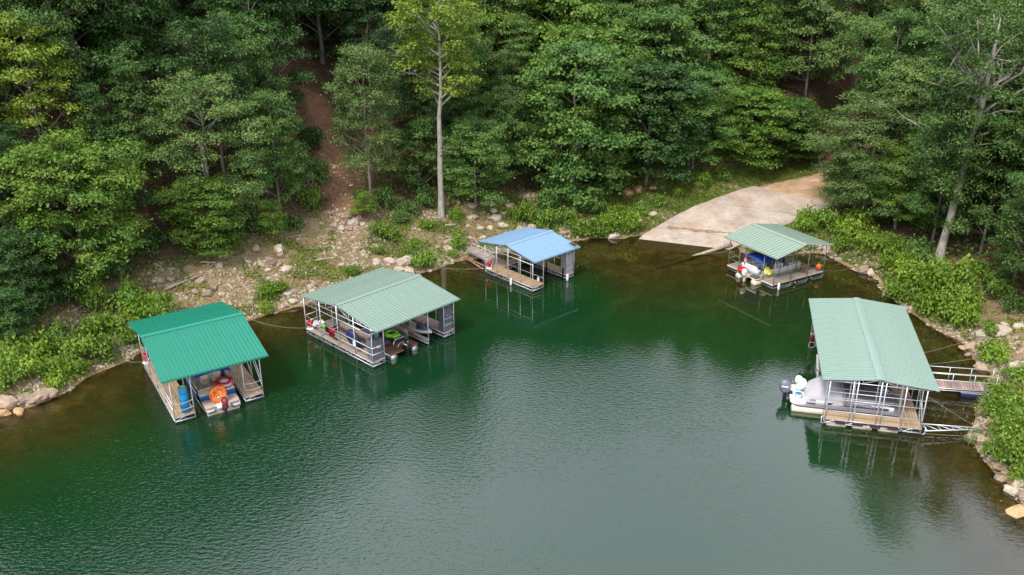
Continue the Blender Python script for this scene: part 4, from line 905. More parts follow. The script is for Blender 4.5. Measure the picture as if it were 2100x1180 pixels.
# --- sage dock, two slips
D2, z2 = covered('sage', 'covered_dock', 'wide floating dock under a pale sage-green roof with two slips', 7.75, 9.0, 3.05, .63, .29, 9, 'roof_sage', 'galv', (-3.80, -2.78, 1.2, 2.74, 3.72))
finger(D2, -3.85, -2.75, -3.88, 4.25, 'v', 'plank_grey', nb=7); finger(D2, 2.70, 3.77, -3.95, 4.25, 'v', 'plank_old', nb=7); finger(D2, -2.73, 2.68, 3.15, 4.23, 'u', 'plank_grey', nb=7)
for v in (-3.82, -1.85, .1, 2.2, 4.2):
    for u in (-3.81, -2.79): post(D2, u, v, .05, z2(v))
for v in (-3.9, -1.9, .1, 2.2, 4.2):
    for u in (2.74, 3.73): post(D2, u, v, .05, z2(v))
for v in (-3.9, -1.9, 1.2): post(D2, 1.2, v, -.4, z2(v))
finger(D2, 1.10, 1.30, -3.9, 3.1, 'v', 'plank', nb=1, tubs=0, lace=False)
for h in (.55, 1.05):
    rail(D2, (-3.83, -3.85, DECK + h), (-3.83, 4.2, DECK + h)); rail(D2, (-3.83, -3.86, DECK + h), (-2.79, -3.86, DECK + h)); rail(D2, (2.74, -3.93, DECK + h), (3.75, -3.93, DECK + h)); rail(D2, (-3.81, 4.22, DECK + h), (-1.5, 4.22, DECK + h))
    rail(D2, (3.75, -1.9, DECK + h + .2), (3.75, -3.9, DECK + h + .2))
rail(D2, (-3.81, 4.2, 2.55), (-3.81, -3.82, 2.55), r=.03); rail(D2, (-2.79, 4.2, 2.55), (-2.79, -3.82, 2.55), r=.03)
# --- blue dock, one empty slip
D3, z3 = covered('blue', 'covered_dock', 'small empty floating dock under a light blue metal roof', 5.41, 6.94, 2.90, .57, .30, 6, 'roof_blue', 'galv', (-2.40, -1.18, 1.60, 2.48))
finger(D3, -2.45, -1.15, -3.02, 3.05, 'v', nb=9); finger(D3, 1.57, 2.53, -2.98, 3.05, 'v', nb=7); finger(D3, -1.13, 1.55, 2.15, 3.03, 'u', nb=6)
for v in (-2.95, -1.45, .05, 1.5, 3.0):
    for u in (-2.41, -1.19): post(D3, u, v, .05, z3(v))
    for u in (1.61, 2.49): post(D3, u, v, .05, z3(v))
rail(D3, (-2.41, -2.95, 2.45), (-2.41, 3.0, 2.45), r=.03); rail(D3, (-1.19, -2.95, 2.45), (-1.19, 3.0, 2.45), r=.03); rail(D3, (-1.17, -2.95, .95), (-1.17, 2.1, .95), r=.02)
for h in (.5, 1.0): rail(D3, (2.51, -1.45, DECK + h + .3), (2.51, 3.0, DECK + h + .3)); rail(D3, (1.61, -2.97, DECK + h), (2.51, -2.97, DECK + h), r=.02); rail(D3, (-2.41, 3.03, DECK + h), (-1.2, 3.03, DECK + h))
for v in (-2.6, -.6): MB().box((1.53, v, .45), (.05, .12, 1.1)).build('bumper_board', 'black', D3)
# --- moss dock by the ramp, dark green steel
D4, z4 = covered('moss', 'covered_dock', 'floating dock with dark green posts and striped pale green roof by the ramp', 6.39, 6.51, 3.0, .62, .355, 6, 'roof_moss', 'green_steel', (-2.66, -1.38, 1.45, 2.71))
finger(D4, -2.70, -1.35, -2.98, 3.03, 'v', 'plank_grey', 'green_steel', nb=9, lace=False); finger(D4, 1.41, 2.75, -2.98, 3.03, 'v', 'plank_grey', 'green_steel', nb=9, lace=False); finger(D4, -1.33, 1.39, 2.0, 3.01, 'u', 'plank_grey', 'green_steel', nb=7, lace=False)
for v in (-2.92, -.95, 1.0, 2.97):
    for u in (-2.66, -1.39, 1.45, 2.71): post(D4, u, v, .05, z4(v), 'green_steel')
for h in (.5, 1.0): rail(D4, (2.73, -2.92, DECK + h), (2.73, 2.97, DECK + h), 'green_steel', .02); rail(D4, (-2.66, -2.95, DECK + h + .1), (-1.39, -2.95, DECK + h + .1), 'green_steel', .02); rail(D4, (-2.68, -2.92, DECK + h + .1), (-2.68, 2.97, DECK + h + .1), 'green_steel', .02); rail(D4, (-2.66, 3.0, DECK + h), (2.71, 3.0, DECK + h), 'green_steel', .02)
for u0, u1 in ((-2.7, -1.35), (1.41, 2.75)): MB().box(((u0 + u1) / 2, -2.995, DECK - .06), (u1 - u0, .03, .12)).build('front_strip', 'cream', D4)
for v in (-1.6, .3, 2.2): MB().ptube([(2.76, v - .75, .3), (2.78, v - .6, .04), (2.78, v + .6, .04), (2.76, v + .75, .3)], .025, 6).build('float_guard', 'aluminium', D4)
# --- mint dock on the right: long roof, slips open to the left
D5, z5 = covered('mint', 'covered_dock', 'long floating dock under a pale mint roof on the right', 12.51, 6.52, 3.10, .34, .30, 14, 'roof_mint', 'galv', (-6.0, -3.1, -.6, 2.3, 5.25, 6.1))
finger(D5, 5.22, 6.28, -2.85, 1.62, 'v', nb=6, tub='float_foam'); finger(D5, -6.1, 6.28, 1.64, 2.72, 'u', nb=7); finger(D5, -.95, .1, -2.85, 1.62, 'v', nb=7); finger(D5, -6.1, -5.05, -2.85, 1.62, 'v', nb=7)
for v in (-2.8, -1.45, -1.2, .1, .35, 1.5, 2.65):
    post(D5, 6.24, v, .1, z5(v)); post(D5, 5.28, v, .3, z5(v))
for v in (-2.8, 0, 2.65):
    for u in (-6.06, -5.1, -.9, .06): post(D5, u, v, .1, z5(v))
for u in (-3.0, 2.7, 4.2): post(D5, u, 2.68, .1, z5(2.68)); post(D5, u, 1.68, .1, z5(1.68))
for h in (.55, 1.35, 1.85): rail(D5, (6.26, -2.8, DECK + h), (6.26, 2.68, DECK + h)); 
for h in (.95, 1.6): rail(D5, (5.28, -2.8, DECK + h), (5.28, 1.6, DECK + h), r=.02)
for a, b in (((6.24, 2.70, .5), (4.2, 2.70, 2.9)), ((5.6, 2.70, .5), (4.2, 2.70, 2.2))): rail(D5, a, b, name='brace')
for v in (-2.87, 2.74): MB().ptube([(6.33, v, .15), (6.33, v + math.copysign(.16, v), .2), (6.33, v + math.copysign(.16, v), .62), (6.33, v, .7)], .03, 6).build('corner_guard', 'galv', D5)
for v in (-1.9, -.9, .1, 1.1): MB().box((6.30, v, .30), (.02, .6, .2)).build('front_strip', 'maroon_shade', D5)  # dark strips painted in for the shaded interior seen through the truss
# ------------------------------------------------------------------ gangways and stiff arms
g = tag(empty('gangway', W('mint', .2, 5.4, 0), DK['mint'][1]), 'wooden gangway with white pipe railings right of the mint-roofed dock', 'gangway')
f = MB()
for u in (-.5, .5): f.tube((u, -2.65, .42), (u, 2.7, .62), .04); f.tube((u, -2.65, .28), (u, 2.7, .48), .03)
fr = f.build('deck_frame', 'galv', g)
bm_ = MB().box((0, 0, 0), (1.04, .165, .045)).mesh('plank', 'plank_old')
for i in range(29):
    v = -2.6 + i * .186; o = link('plank', bm_, fr, (0, v, .49 + .2 * (v + 2.65) / 5.35)); o.rotation_euler = (.037, 0, rnd.uniform(-.012, .012))
for u in (-.5, .5):
    for h in (.55, 1.0): rail(g, (u, -2.65, .46 + h), (u, 2.7, .66 + h), r=.026)
    for i in range(5): v = -2.6 + i * 1.3; zz = .46 + .2 * (v + 2.65) / 5.35; MB().tube((u, v, zz), (u, v, zz + 1.0), .024).build('post', 'galv', g)
MB().rbox((.05, 1.3, .12), (1.0, 1.3, .42), .08, n=2).build('float', 'navy', g)
MB().box((.05, 1.3, .345), (1.06, 1.36, .03)).build('float_rim', 'galv', g)
g = tag(empty('gangway', W('blue', -.6, 4.3, 0), DK['blue'][1] + .1), 'grey gangway leading from the blue-roofed dock to the stones', 'gangway')
f = MB()
for u in (-.5, .5): f.tube((u, -1.2, .42), (u, 2.6, .85), .035); f.tube((u, -1.2, .28), (u, 2.6, .7), .025)
fr = f.build('deck_frame', 'galv', g); bm_ = MB().box((0, 0, 0), (1.04, .165, .045)).mesh('plank', 'plank_grey')
for i in range(20): v = -1.15 + i * .19; o = link('plank', bm_, fr, (0, v, .485 + .43 * (v + 1.2) / 3.8)); o.rotation_euler = (.113, 0, rnd.uniform(-.012, .012))
for u in (-.5, .5):
    MB().ptube([(u, -1.1, .5), (u, -.9, 1.35), (u, 0, 1.5), (u, 1.6, 1.65), (u, 2.4, 1.6), (u, 2.55, .9)], .024, 6).build('rail', 'galv', g)
    MB().ptube([(u, -1.0, 1.0), (u, .6, 1.0), (u, 2.5, 1.25)], .02, 6).build('rail', 'galv', g)
MB().rbox((0, .2, .1), (1.0, .9, .4), .06, n=2).build('float', 'float_tub', g)
def truss_arm(label, a, b, w0, m):
    """flat ladder truss that holds a dock off the bank"""
    a, b = Vector(a), Vector(b); c = (a + b) / 2; o = tag(empty('mooring_truss', (c.x, c.y, 0)), label, 'mooring truss'); d = (b - a).normalized(); s = Vector((-d.y, d.x, 0)) * w0
    A = [a + s - Vector((c.x, c.y, 0)), a - s - Vector((c.x, c.y, 0))]; e = b - Vector((c.x, c.y, 0)); E2 = [e + s * .12, e - s * .12]
    for i in (0, 1): MB().tube(A[i], E2[i], .04).build('chord', m, o)
    for t in (.05, .28, .5, .72): MB().tube(A[0].lerp(E2[0], t), A[1].lerp(E2[1], t), .028).build('strut', m, o)
    for t in (.05, .28, .5): MB().tube(A[0].lerp(E2[0], t), A[1].lerp(E2[1], t + .2), .024).build('strut', m, o)
    MB().box(e, (.10, .5, .30), math.atan2(d.y, d.x)).build('foot_plate', 'rust', o)
    return o
truss_arm('pale steel mooring arm between the mint-roofed dock corner and the right bank', W('mint', 6.0, 2.75, .45), px(2018, 880, .35), .42, 'galv')
truss_arm('rusty mooring arm between the blue-roofed dock corner and the bank', W('blue', -2.3, 3.05, .4), at_px(955, 532, .15), .32, 'rust')
def cable(label, a, b, sag=.25, r=.008, m='rope'):
    a, b = Vector(a), Vector(b); B = MB(); B.ptube([a.lerp(b, t / 10) - Vector((0, 0, sag * 4 * (t / 10) * (1 - t / 10))) for t in range(11)], r, 5)
    tag(B.build('mooring_cable', m), label, 'cable', 'mooring cables')
cable('mooring cable from the sage-roofed dock over the water to the left shore', W('sage', -3.8, 4.1, .55), at_px(505, 654, .1), .3)
cable('mooring cable from the teal-roofed dock corner to the left bank', W('teal', -2.8, 4.3, .6), at_px(258, 742, .1), .1)
cable('mooring cable from the green-framed dock to the right shore', W('moss', 2.7, 2.95, .6), at_px(1745, 552, .1), .15)
cable('upper mooring cable from the mint-roofed dock to the right shore', W('mint', -3, 2.72, .6), at_px(1975, 704, .1), .12)
cable('mooring cable from the mint-roofed dock to the stones by the gangway', W('mint', -1.2, 2.72, .9), at_px(2015, 735, .1), .12)
cable('stay cable from the mint roof corner to the end of the mooring arm', W('mint', 6.1, 2.75, 2.6), px(2010, 880, .45), .05)
cable('low mooring cable below the pale mooring arm', W('mint', 6.3, 2.8, .2), px(2040, 895, .3), .06)
cable('mooring cable from the blue-roofed dock to the left bank', W('blue', -2.4, 3.0, .5), at_px(905, 552, .1), .12)
# ------------------------------------------------------------------ boats: local x forward, y to port, z up from the waterline
def ring_hull(st):
    """stations (x, half beam at deck, chine half beam, z keel, z chine, z deck)"""
    rs = []
    for x, b, c, zk, zc, zd in st: rs.append([(x, -b, zd), (x, -(b + c) / 2 * 1.02, (zc + zd) / 2), (x, -c, zc), (x, 0, zk), (x, c, zc), (x, (b + c) / 2 * 1.02, (zc + zd) / 2), (x, b, zd)])
    return rs
def outboard(root, x, m, s=1.0, accent='white_paint'):
    ob = MB(); c = []
    for z, lx, ly, ox in ((.50, .34, .26, 0), (.62, .50, .34, -.02), (.86, .56, .38, -.04), (1.06, .50, .36, -.05), (1.18, .34, .26, -.06), (1.22, .12, .1, -.06)):
        c.append([(x + s * (ox - .1 + lx / 2 * math.cos(a) * (1.15 if math.cos(a) > 0 else 1)), s * ly / 2 * math.sin(a), s * z) for a in [6.28319 * k / 14 for k in range(14)]])
    ob.loft(c, True, True); o = ob.build('outboard_motor', m, root)
    MB().box((x - .08 * s, 0, .28 * s), (.20 * s, .13 * s, .5 * s)).box((x - .06 * s, 0, -.16 * s), (.26 * s, .07 * s, .5 * s)).box((x + .18 * s, 0, .45 * s), (.24 * s, .26 * s, .26 * s)).box((x - .12 * s, 0, -.02), (.42 * s, .2 * s, .02)).build('midsection', 'black' if m != 'white_paint' else 'cream', o)
    for sd in (-1, 1): MB().box((x - .14 * s, sd * .185 * s, .92 * s), (.34 * s, .014, .07 * s)).build('stripe', accent, o)
    return o
def pontoons(root, L, half, r, m):
    for s in (-1, 1):
        prof = [(r * .2, -L / 2), (r * .95, -L / 2 + .04), (r, -L / 2 + .1), (r, L / 2 - .9), (r * .85, L / 2 - .45), (r * .5, L / 2 - .12), (r * .08, L / 2)]
        MB().lathe(prof, (0, s * half, .12), 'X', 12).build('pontoon', m, root)
def bimini(root, x0, x1, w_, z0, z1, m):
    n = 9; rings = []
    for i in range(7):
        x = x0 + (x1 - x0) * i / 6; e = .06 * math.sin(math.pi * i / 6)
        top = [(x, w_ * (-1 + 2 * k / (n - 1)), z1 + e - .22 * abs(-1 + 2 * k / (n - 1)) ** 2.6) for k in range(n)]
        rings.append(top + [(a, b * .985, c - .03) for a, b, c in top[::-1]])
    c = MB().loft(rings, True, True).build('canopy', m, root)
    for x in (x0 + .05, (x0 + x1) / 2, x1 - .05):
        MB().ptube([((x0 + x1) / 2 + (x - (x0 + x1) / 2) * .2, -w_ * .98, z0), (x, -w_ * .98, z1 - .27), (x, -w_ * .6, z1 - .08), (x, 0, z1 - .03), (x, w_ * .6, z1 - .08), (x, w_ * .98, z1 - .27), ((x0 + x1) / 2 + (x - (x0 + x1) / 2) * .2, w_ * .98, z0)], .016, 6).build('canopy_bow', 'steel_rail', root)
def seat(root, c, d, m='tan_vinyl', back=None, rz=0.0, name='seat'):
    o = MB().rbox(c, d, .07, rz).build(name, m, root)
    if back: MB().rbox((c[0] + back[0], c[1] + back[1], c[2] + d[2] / 2 + back[4] / 2 - .02), (back[2], back[3], back[4]), .05, rz).build('backrest', m, o)
    return o
def boat(name, key, u, v, label, cat='boat', turn=0.0): return tag(empty(name, W(key, u, v, 0), DK[key][1] + math.pi / 2 + turn), label, cat, 'boats in the slips')
# --- deck boat in the teal dock: stern towards the camera
b = boat('deck_boat', 'teal', .16, -1.45, 'blue and cream deck boat with tan seats under the teal roof')
st = [(-3.1, 1.10, 1.0, -.25, .0, .52), (-1.5, 1.20, 1.06, -.3, 0, .60), (.5, 1.22, 1.02, -.28, .03, .68), (1.9, 1.14, .86, -.18, .14, .76), (2.8, .86, .55, .05, .32, .84), (3.3, .42, .25, .32, .55, .88), (3.45, .1, .06, .6, .72, .9)]
h = MB().loft(ring_hull(st), False, False); h.f.append(tuple(range(7))); h.sm.append(False); h.build('hull', 'cream', b)
for s in (-1, 1):
    rs = []
    for x, bb, c, zk, zc, zd in st[1:]: rs.append([(x, s * (bb + .012), zd - .02), (x, s * (bb + .012), zd + .30), (x, s * (bb - .05), zd + .32), (x, s * (bb - .05), zd - .02)])
    MB().loft(rs, True, True, False).build('hull_side', 'blue_hull', b)
    MB().ptube([(x, s * (bb - .02), zd + .35) for x, bb, c, zk, zc, zd in st[1:-1]], .03, 6).build('gunwale', 'cream', b)
    MB().rbox((-3.16, s * .80, .40), (.42, .56, .22), .12).build('swim_step', 'aluminium', b)
MB().rbox((-2.60, 0, .56), (1.05, 2.16, .08), .12).build('swim_platform', 'tan_vinyl', b)
MB().rbox((-2.04, 0, .76), (.14, 2.26, .42), .05).build('transom', 'blue_hull', b)
MB().rbox((-1.90, 0, 1.005), (.5, 2.24, .07), .12).build('transom_cap', 'cream', b)
MB().rbox((.6, 0, .54), (4.3, 2.1, .05), .2).build('floor', 'tan_vinyl', b)
seat(b, (-1.35, .55, .72), (.5, 1.0, .34), 'tan_vinyl', (-.2, 0, .12, .95, .3)); seat(b, (-.55, .82, .72), (1.0, .46, .34), 'tan_vinyl', (0, .2, 1.0, .12, .3))
seat(b, (.1, .25, .72), (.5, .5, .34), 'cream', (-.2, 0, .12, .5, .5), name='helm_seat'); seat(b, (.2, -.55, .72), (.5, .5, .34), 'cream', (-.2, 0, .12, .5, .5), name='helm_seat'); seat(b, (2.0, 0, .72), (.9, 1.5, .34), 'tan_vinyl')
MB().box((.85, -.6, .95), (.4, .7, .7), taper=.8).build('helm_console', 'cream', b)
bimini(b, -1.75, .7, 1.12, 1.0, 2.3, 'blue_canvas')
tw = MB(); 
for s in (-.34, .34): tw.ptube([(-2.98, s, .6), (-2.96, s, 1.15), (-2.80, s * .8, 1.5), (-2.76, 0, 1.55)], .022, 6)
tw.tube((-2.97, -.34, 1.05), (-2.97, .34, 1.05), .018).ptube([(-3.0, 0, .62), (-2.96, 0, 1.1), (-2.76, 0, 1.55)], .018, 6); tw.build('tube_rack', 'steel_rail', b)
sr = MB().ptube([(-2.0, -1.08, 1.02), (-2.05, -1.08, 1.3), (-2.05, -.45, 1.3)], .018, 6).ptube([(-2.0, -1.08, 1.3), (.2, -1.15, 1.35)], .018, 6); sr.build('stern_rail', 'steel_rail', b)
outboard(b, -3.55, 'dark_red', 1.1, 'white_paint'); MB().rbox((-3.2, 0, .56), (.5, .8, .22), .1).build('motor_bracket', 'white_paint', b)
M_ = b.matrix_basis
def on(root, x, y, z):                            # world point of a boat-local position
    a = root.rotation_euler.z; return Vector((root.location.x + x * math.cos(a) - y * math.sin(a), root.location.y + x * math.sin(a) + y * math.cos(a), root.location.z + z))
def disc_tube(name, loc, rz, R, r, m, label, m2=None, tilt=0.0, cat='inflatable', mark=None):
    o = tag(empty(name, loc, rz), label, cat); o.rotation_euler = (0, tilt, rz)
    body = MB().lathe([(R * .3, -r * .9), (R * .8, -r), (R * .97, -r * .6), (R, 0), (R * .97, r * .6), (R * .8, r), (R * .62, r * .82), (R * .55, r * .5), (R * .2, r * .45)], (0, 0, 0), 'Z', 20).build('body', m, o)
    if m2: MB().lathe([(R * .1, r * .44), (R * .52, r * .46), (R * .55, r * .52), (R * .3, r * .56), (R * .05, r * .56)], (0, 0, 0), 'Z', 16).build('cushion', m2, o)
    if mark:
        B = MB()
        for k in range(9):
            a = math.pi + (k - 4) * .13; B.box((R * 1.0 * math.cos(a), R * 1.0 * math.sin(a), r * .1), (.02, R * .085, r * (.5 + .25 * (k % 3))), a)
        B.build('lettering', mark, o)
    for s in (-1, 1): MB().ptube([(R * .3, s * R * .86, r * .62), (R * .2, s * R * .88, r * 1.15), (-R * .2, s * R * .88, r * 1.15), (-R * .3, s * R * .86, r * .62)], .02, 5).build('handle', 'black', o)
    return o
disc_tube('towable_tube', on(b, -1.52, -.62, 1.24), b.rotation_euler.z, .60, .19, 'red', 'red inflatable tube with white top on the deck boat stern', 'white_paint', 0, mark='white_paint')
o = disc_tube('towable_tube', on(b, -2.80, .12, 1.20), b.rotation_euler.z, .56, .14, 'orange', 'round orange inflatable tube stood up on the deck boat stern rack', None, rad(-76))
# --- rolled blue foam mat on the left finger of the teal dock
c = tag(empty('foam_mat_roll', W('teal', -1.98, -4.05, DECK), 0), 'blue rolled foam mat with yellow core standing on the teal dock finger', 'foam mat')
MB().lathe([(.22, 0), (.27, .02), (.27, 1.72), (.24, 1.75), (.22, 1.75), (.22, 1.5)], (0, 0, 0), 'Z', 18).build('roll', 'blue_foam', c); MB().lathe([(.215, 1.45), (.215, 1.72), (.10, 1.73), (.08, 1.5)], (0, 0, 0), 'Z', 16).build('core', 'yellow', c)
for z in (.45, .9, 1.35): MB().torus((0, 0, z), .27, .014, 18, 5).build('strap', 'black', c)
def reel(loc, rz, label):
    o = tag(empty('cable_winch', loc, rz), label, 'winch', 'red dock winches')
    MB().lathe([(.08, -.16), (.30, -.15), (.30, -.11), (.17, -.10), (.17, .10), (.30, .11), (.30, .15), (.08, .16)], (0, 0, .42), 'Y', 14).build('drum', 'red', o)
    f = MB()
    for s in (-.2, .2): f.tube((-.2, s, 0), (0, s, .42), .025).tube((.2, s, 0), (0, s, .42), .025)
    f.box((0, 0, .02), (.6, .5, .04)).build('frame', 'white_paint', o); MB().ptube([(0, .2, .42), (0, .34, .42), (.16, .36, .56)], .016, 5).build('crank', 'galv', o)
reel(W('teal', -2.5, 4.15, DECK), DK['teal'][1] + .5, 'red winch at the back left corner of the teal-roofed dock'); reel(W('sage', -3.55, 3.95, DECK), DK['sage'][1] + .6, 'red winch at the back left corner of the sage-roofed dock'); reel(W('blue', -2.15, 2.75, DECK), DK['blue'][1] + .6, 'red winch at the back left corner of the blue-roofed dock')
# --- pontoon fishing boat in the left slip of the sage dock
b = boat('pontoon_boat', 'sage', -.95, -.55, 'tan and wood-brown pontoon boat with black motor under the sage roof')
pontoons(b, 6.6, .95, .30, 'aluminium'); MB().rbox((-.1, 0, .46), (6.5, 2.5, .09), .2).build('deck', 'carpet', b)
for s in (-1, 1):
    MB().rbox((.3, s * 1.2, .80), (5.0, .05, .55), .02).build('fence_panel', 'tan_vinyl', b); MB().tube((-2.2, s * 1.2, 1.10), (2.8, s * 1.2, 1.10), .022).build('rail', 'aluminium', b)
seat(b, (.9, .88, .68), (3.2, .55, .38), 'cream', (0, .22, 3.2, .14, .36)); seat(b, (-1.75, .75, .68), (.62, .85, .36), 'dark_grey', (.26, 0, .1, .85, .34)); seat(b, (-1.75, -.65, .68), (.62, .85, .36), 'dark_grey', (.26, 0, .1, .85, .34)); seat(b, (1.4, -.85, .68), (1.6, .55, .38), 'tan_vinyl', (0, -.22, 1.6, .14, .36))
MB().rbox((-1.35, .05, .95), (.22, 2.1, .10), .04).build('wood_trim', 'plank', b); MB().rbox((0, -.5, .85), (.6, .6, .7), .08).build('helm_console', 'wood_dark', b)
tw = MB().ptube([(-2.75, -.62, .5), (-2.75, -.62, .9), (-2.7, -.4, 1.15), (-2.7, .4, 1.15), (-2.75, .62, .9), (-2.75, .62, .5)], .03, 7); tw.ptube([(-3.1, -.5, .5), (-3.1, -.5, .8), (-3.05, -.3, .95), (-3.05, .3, .95), (-3.1, .5, .8), (-3.1, .5, .5)], .024, 7); tw.build('stern_rail', 'steel_rail', b)
outboard(b, -3.42, 'black', 1.1, 'white_paint')
c = tag(empty('inflatable_raft', on(b, -1.55, -.2, 1.05), b.rotation_euler.z), 'lime green inflatable raft lying on the pontoon boat under the sage roof', 'inflatable')
MB().torus((0, 0, 0), .40, .15, 18, 8).build('body', 'lime_plastic', c); MB().lathe([(.02, -.04), (.3, -.04), (.3, .03), (.02, .03)], (0, 0, 0), 'Z', 12).build('floor', 'black', c); MB().rbox((-.55, 0, .02), (.3, .7, .22), .1).build('bow', 'lime_plastic', c)
disc_tube('towable_tube', W('sage', -3.35, -1.05, DECK + .74), DK['sage'][1], .74, .17, 'navy', 'big dark blue inflatable tube leaning on the sage dock railing', None, rad(78))
# --- personal watercraft in the right slip, bow outwards
b = boat('jet_ski', 'sage', 1.98, -1.7, 'white and grey personal watercraft moored in the right slip of the sage-roofed dock', 'jet ski', math.pi)
st = [(-1.5, .46, .42, -.1, .05, .32), (-.6, .56, .5, -.14, .05, .40), (.4, .58, .48, -.12, .08, .46), (1.1, .44, .32, 0, .18, .52), (1.5, .22, .14, .2, .36, .56), (1.62, .05, .03, .42, .48, .57)]
h = MB().loft(ring_hull(st), False, False); h.f.append(tuple(range(7))); h.sm.append(False); h.build('hull', 'black', b)
MB().loft([[(x, -bb, zd), (x, -bb * .6, zd + .08), (x, 0, zd + .11), (x, bb * .6, zd + .08), (x, bb, zd), (x, 0, zd - .06)] for x, bb, c, zk, zc, zd in st], True, True).build('deck', 'white_paint', b)
MB().loft([[(x, -w_, z), (x, -w_ * .7, z + .1), (x, w_ * .7, z + .1), (x, w_, z), (x, 0, .35)] for x, w_, z in ((-1.3, .14, .50), (-.9, .22, .66), (-.3, .20, .62), (.1, .16, .68), (.2, .10, .60))], True, True).build('seat', 'tan_vinyl', b)
MB().loft([[(x, -w_, .5), (x, -w_ * .7, z), (x, w_ * .7, z), (x, w_, .5)] for x, w_, z in ((.15, .24, .82), (.5, .30, .90), (.9, .26, .74), (1.25, .12, .6))], True, True).build('cowling', 'dark_grey', b)
MB().ptube([(.25, -.4, .98), (.36, -.15, .95), (.36, .15, .95), (.25, .4, .98)], .022, 6).build('handlebar', 'black', b)
for s in (-1, 1): MB().rbox((.62, s * .34, .80), (.08, .14, .10), .03).build('mirror', 'black', b)
# --- things on the sage dock
def cabinet(loc, rz, d, m, label, doors=2):
    o = tag(empty('storage_cabinet', loc, rz), label, 'cabinet'); MB().box((0, 0, d[2] / 2), d).build('body', m, o); MB().box((0, 0, d[2] + .015), (d[0] + .05, d[1] + .05, .03)).build('top', m, o)
    for k in range(doors):
        for r in range(2):
            x = -d[0] / 2 + d[0] * (k + .5) / doors; dr = MB().box((x, -d[1] / 2 - .012, d[2] * (.26 + .48 * r)), (d[0] / doors - .04, .024, d[2] * .44)).build('door', m, o); MB().box((x + (.12 if k == 0 else -.12), -d[1] / 2 - .034, d[2] * (.3 + .42 * r)), (.025, .02, .12)).build('handle', 'galv', dr)
cabinet(W('sage', -3.25, -3.45, DECK), DK['sage'][1], (.95, .6, 1.5), 'cabinet', 'dark grey cabinet on the left finger of the sage-roofed dock under the solar panel'); cabinet(W('sage', 3.25, -3.5, DECK), DK['sage'][1], (.85, .6, 1.75), 'cabinet', 'tall dark grey cabinet on the right finger of the sage-roofed dock'); cabinet(W('blue', 2.06, -2.55, DECK), DK['blue'][1], (.80, .6, 1.7), 'cabinet_tan', 'tall pinkish-grey cabinet at the right front of the blue-roofed dock', 2)
def solar(loc, rz, tilt, label, d=(1.1, .7)):
    o = tag(empty('solar_panel', loc, rz), label, 'solar panel'); o.rotation_euler = (tilt, 0, rz); MB().box((0, 0, 0), (d[0], d[1], .04)).build('frame', 'galv', o)
    cm = MB().box((0, 0, 0), (d[0] / 6 - .03, d[1] / 4 - .03, .012)).mesh('cell', 'panel_cell')
    for i in range(6):
        for j in range(4): link('cell', cm, o, (-d[0] / 2 + .04 + (d[0] - .08) * (i + .5) / 6, -d[1] / 2 + .04 + (d[1] - .08) * (j + .5) / 4, .022))
    return o
solar(W('sage', -4.0, -3.75, 2.90), DK['sage'][1] + math.pi / 2, rad(4), 'small solar panel at the front left corner of the sage roof')
for (u, v) in ((-3.81, -3.82),): MB().tube((u, v, 2.75), (u - .2, v + .07, 2.87), .02).build('panel_bracket', 'galv', None)
br = bpy.data.objects['panel_bracket']; br.parent = D2
solar(W('blue', 2.33, -2.98, 3.06), DK['blue'][1], math.atan2(.57, 3.47), 'dark solar panel lying on the corner of the blue roof', (.5, .85))
c = tag(empty('net_bundle', W('sage', -3.1, 3.7, DECK), .4), 'crumpled white netting heaped on the back corner of the sage-roofed dock', 'netting')
B = MB()
for k in range(16): B.ell((rnd.uniform(-.45, .45), rnd.uniform(-.3, .3), .15 + rnd.uniform(0, .3)), (rnd.uniform(.3, .5), rnd.uniform(.25, .4), rnd.uniform(.15, .32)), 8, 5, rotM('X', rnd.uniform(-.6, .6)))
B.build('bundle', 'net_white', c)
def cloth(name, m, label, key, u, v, z, w_, h_, cat='towel'):
    n = 8; rings = []
    for i in range(n + 1):
        y = -w_ / 2 + w_ * i / n; rings.append([(.035 + .02 * math.sin(y * 17), y, -h_ * (.9 + .08 * math.sin(y * 9))), (.03, y, -.02), (0, y, .03), (-.03, y, -.02), (-.035 + .02 * math.cos(y * 15), y, -h_ * .8), (-.02, y, -h_ * .78), (0, y, .0), (.02, y, -h_ * .88)])
    o = MB().loft(rings, True, True).build(name, m); o.location = W(key, u, v, z); o.rotation_euler.z = DK[key][1]; return tag(o, label, cat)
cloth('towel', 'red', 'red towel hung over the left railing of the sage-roofed dock', 'sage', -3.83, .85, DECK + 1.05, .6, .75); cloth('towel', 'lime_plastic', 'lime towel hung over the left railing of the sage-roofed dock', 'sage', -3.83, 1.85, DECK + 1.05, .4, .4); cloth('towel', 'black', 'black cloth hung beside the red towel on the sage dock railing', 'sage', -3.83, 1.4, DECK + 1.05, .35, .55)
for u, v, k, lab in ((-3.86, -1.85, 'sage', 'small white notice on the left rail of the sage-roofed dock'), (-3.3, -3.9, 'sage', 'white number plate on the front rail of the sage-roofed dock')):
    o = MB().box((0, 0, 0), (.02, .3, .36) if u < -3.5 else (.34, .02, .14)).build('notice_board', 'white_sign'); o.location = W(k, u, v, DECK + .8 if u < -3.5 else DECK + 1.05); o.rotation_euler.z = DK[k][1]; tag(o, lab, 'sign')
o = tag(empty('bucket', W('sage', -3.1, -3.45, DECK + 1.53), .3), 'pale blue bucket on top of the cabinet under the solar panel', 'bucket'); MB().lathe([(.12, 0), (.16, .3), (.17, .31), (.15, .3), (.11, .04)], (0, 0, 0), 'Z', 12).build('body', 'aqua', o); MB().torus((0, 0, .31), .16, .012, 14, 5, rotM('X', .5)).build('handle', 'white_paint', o)
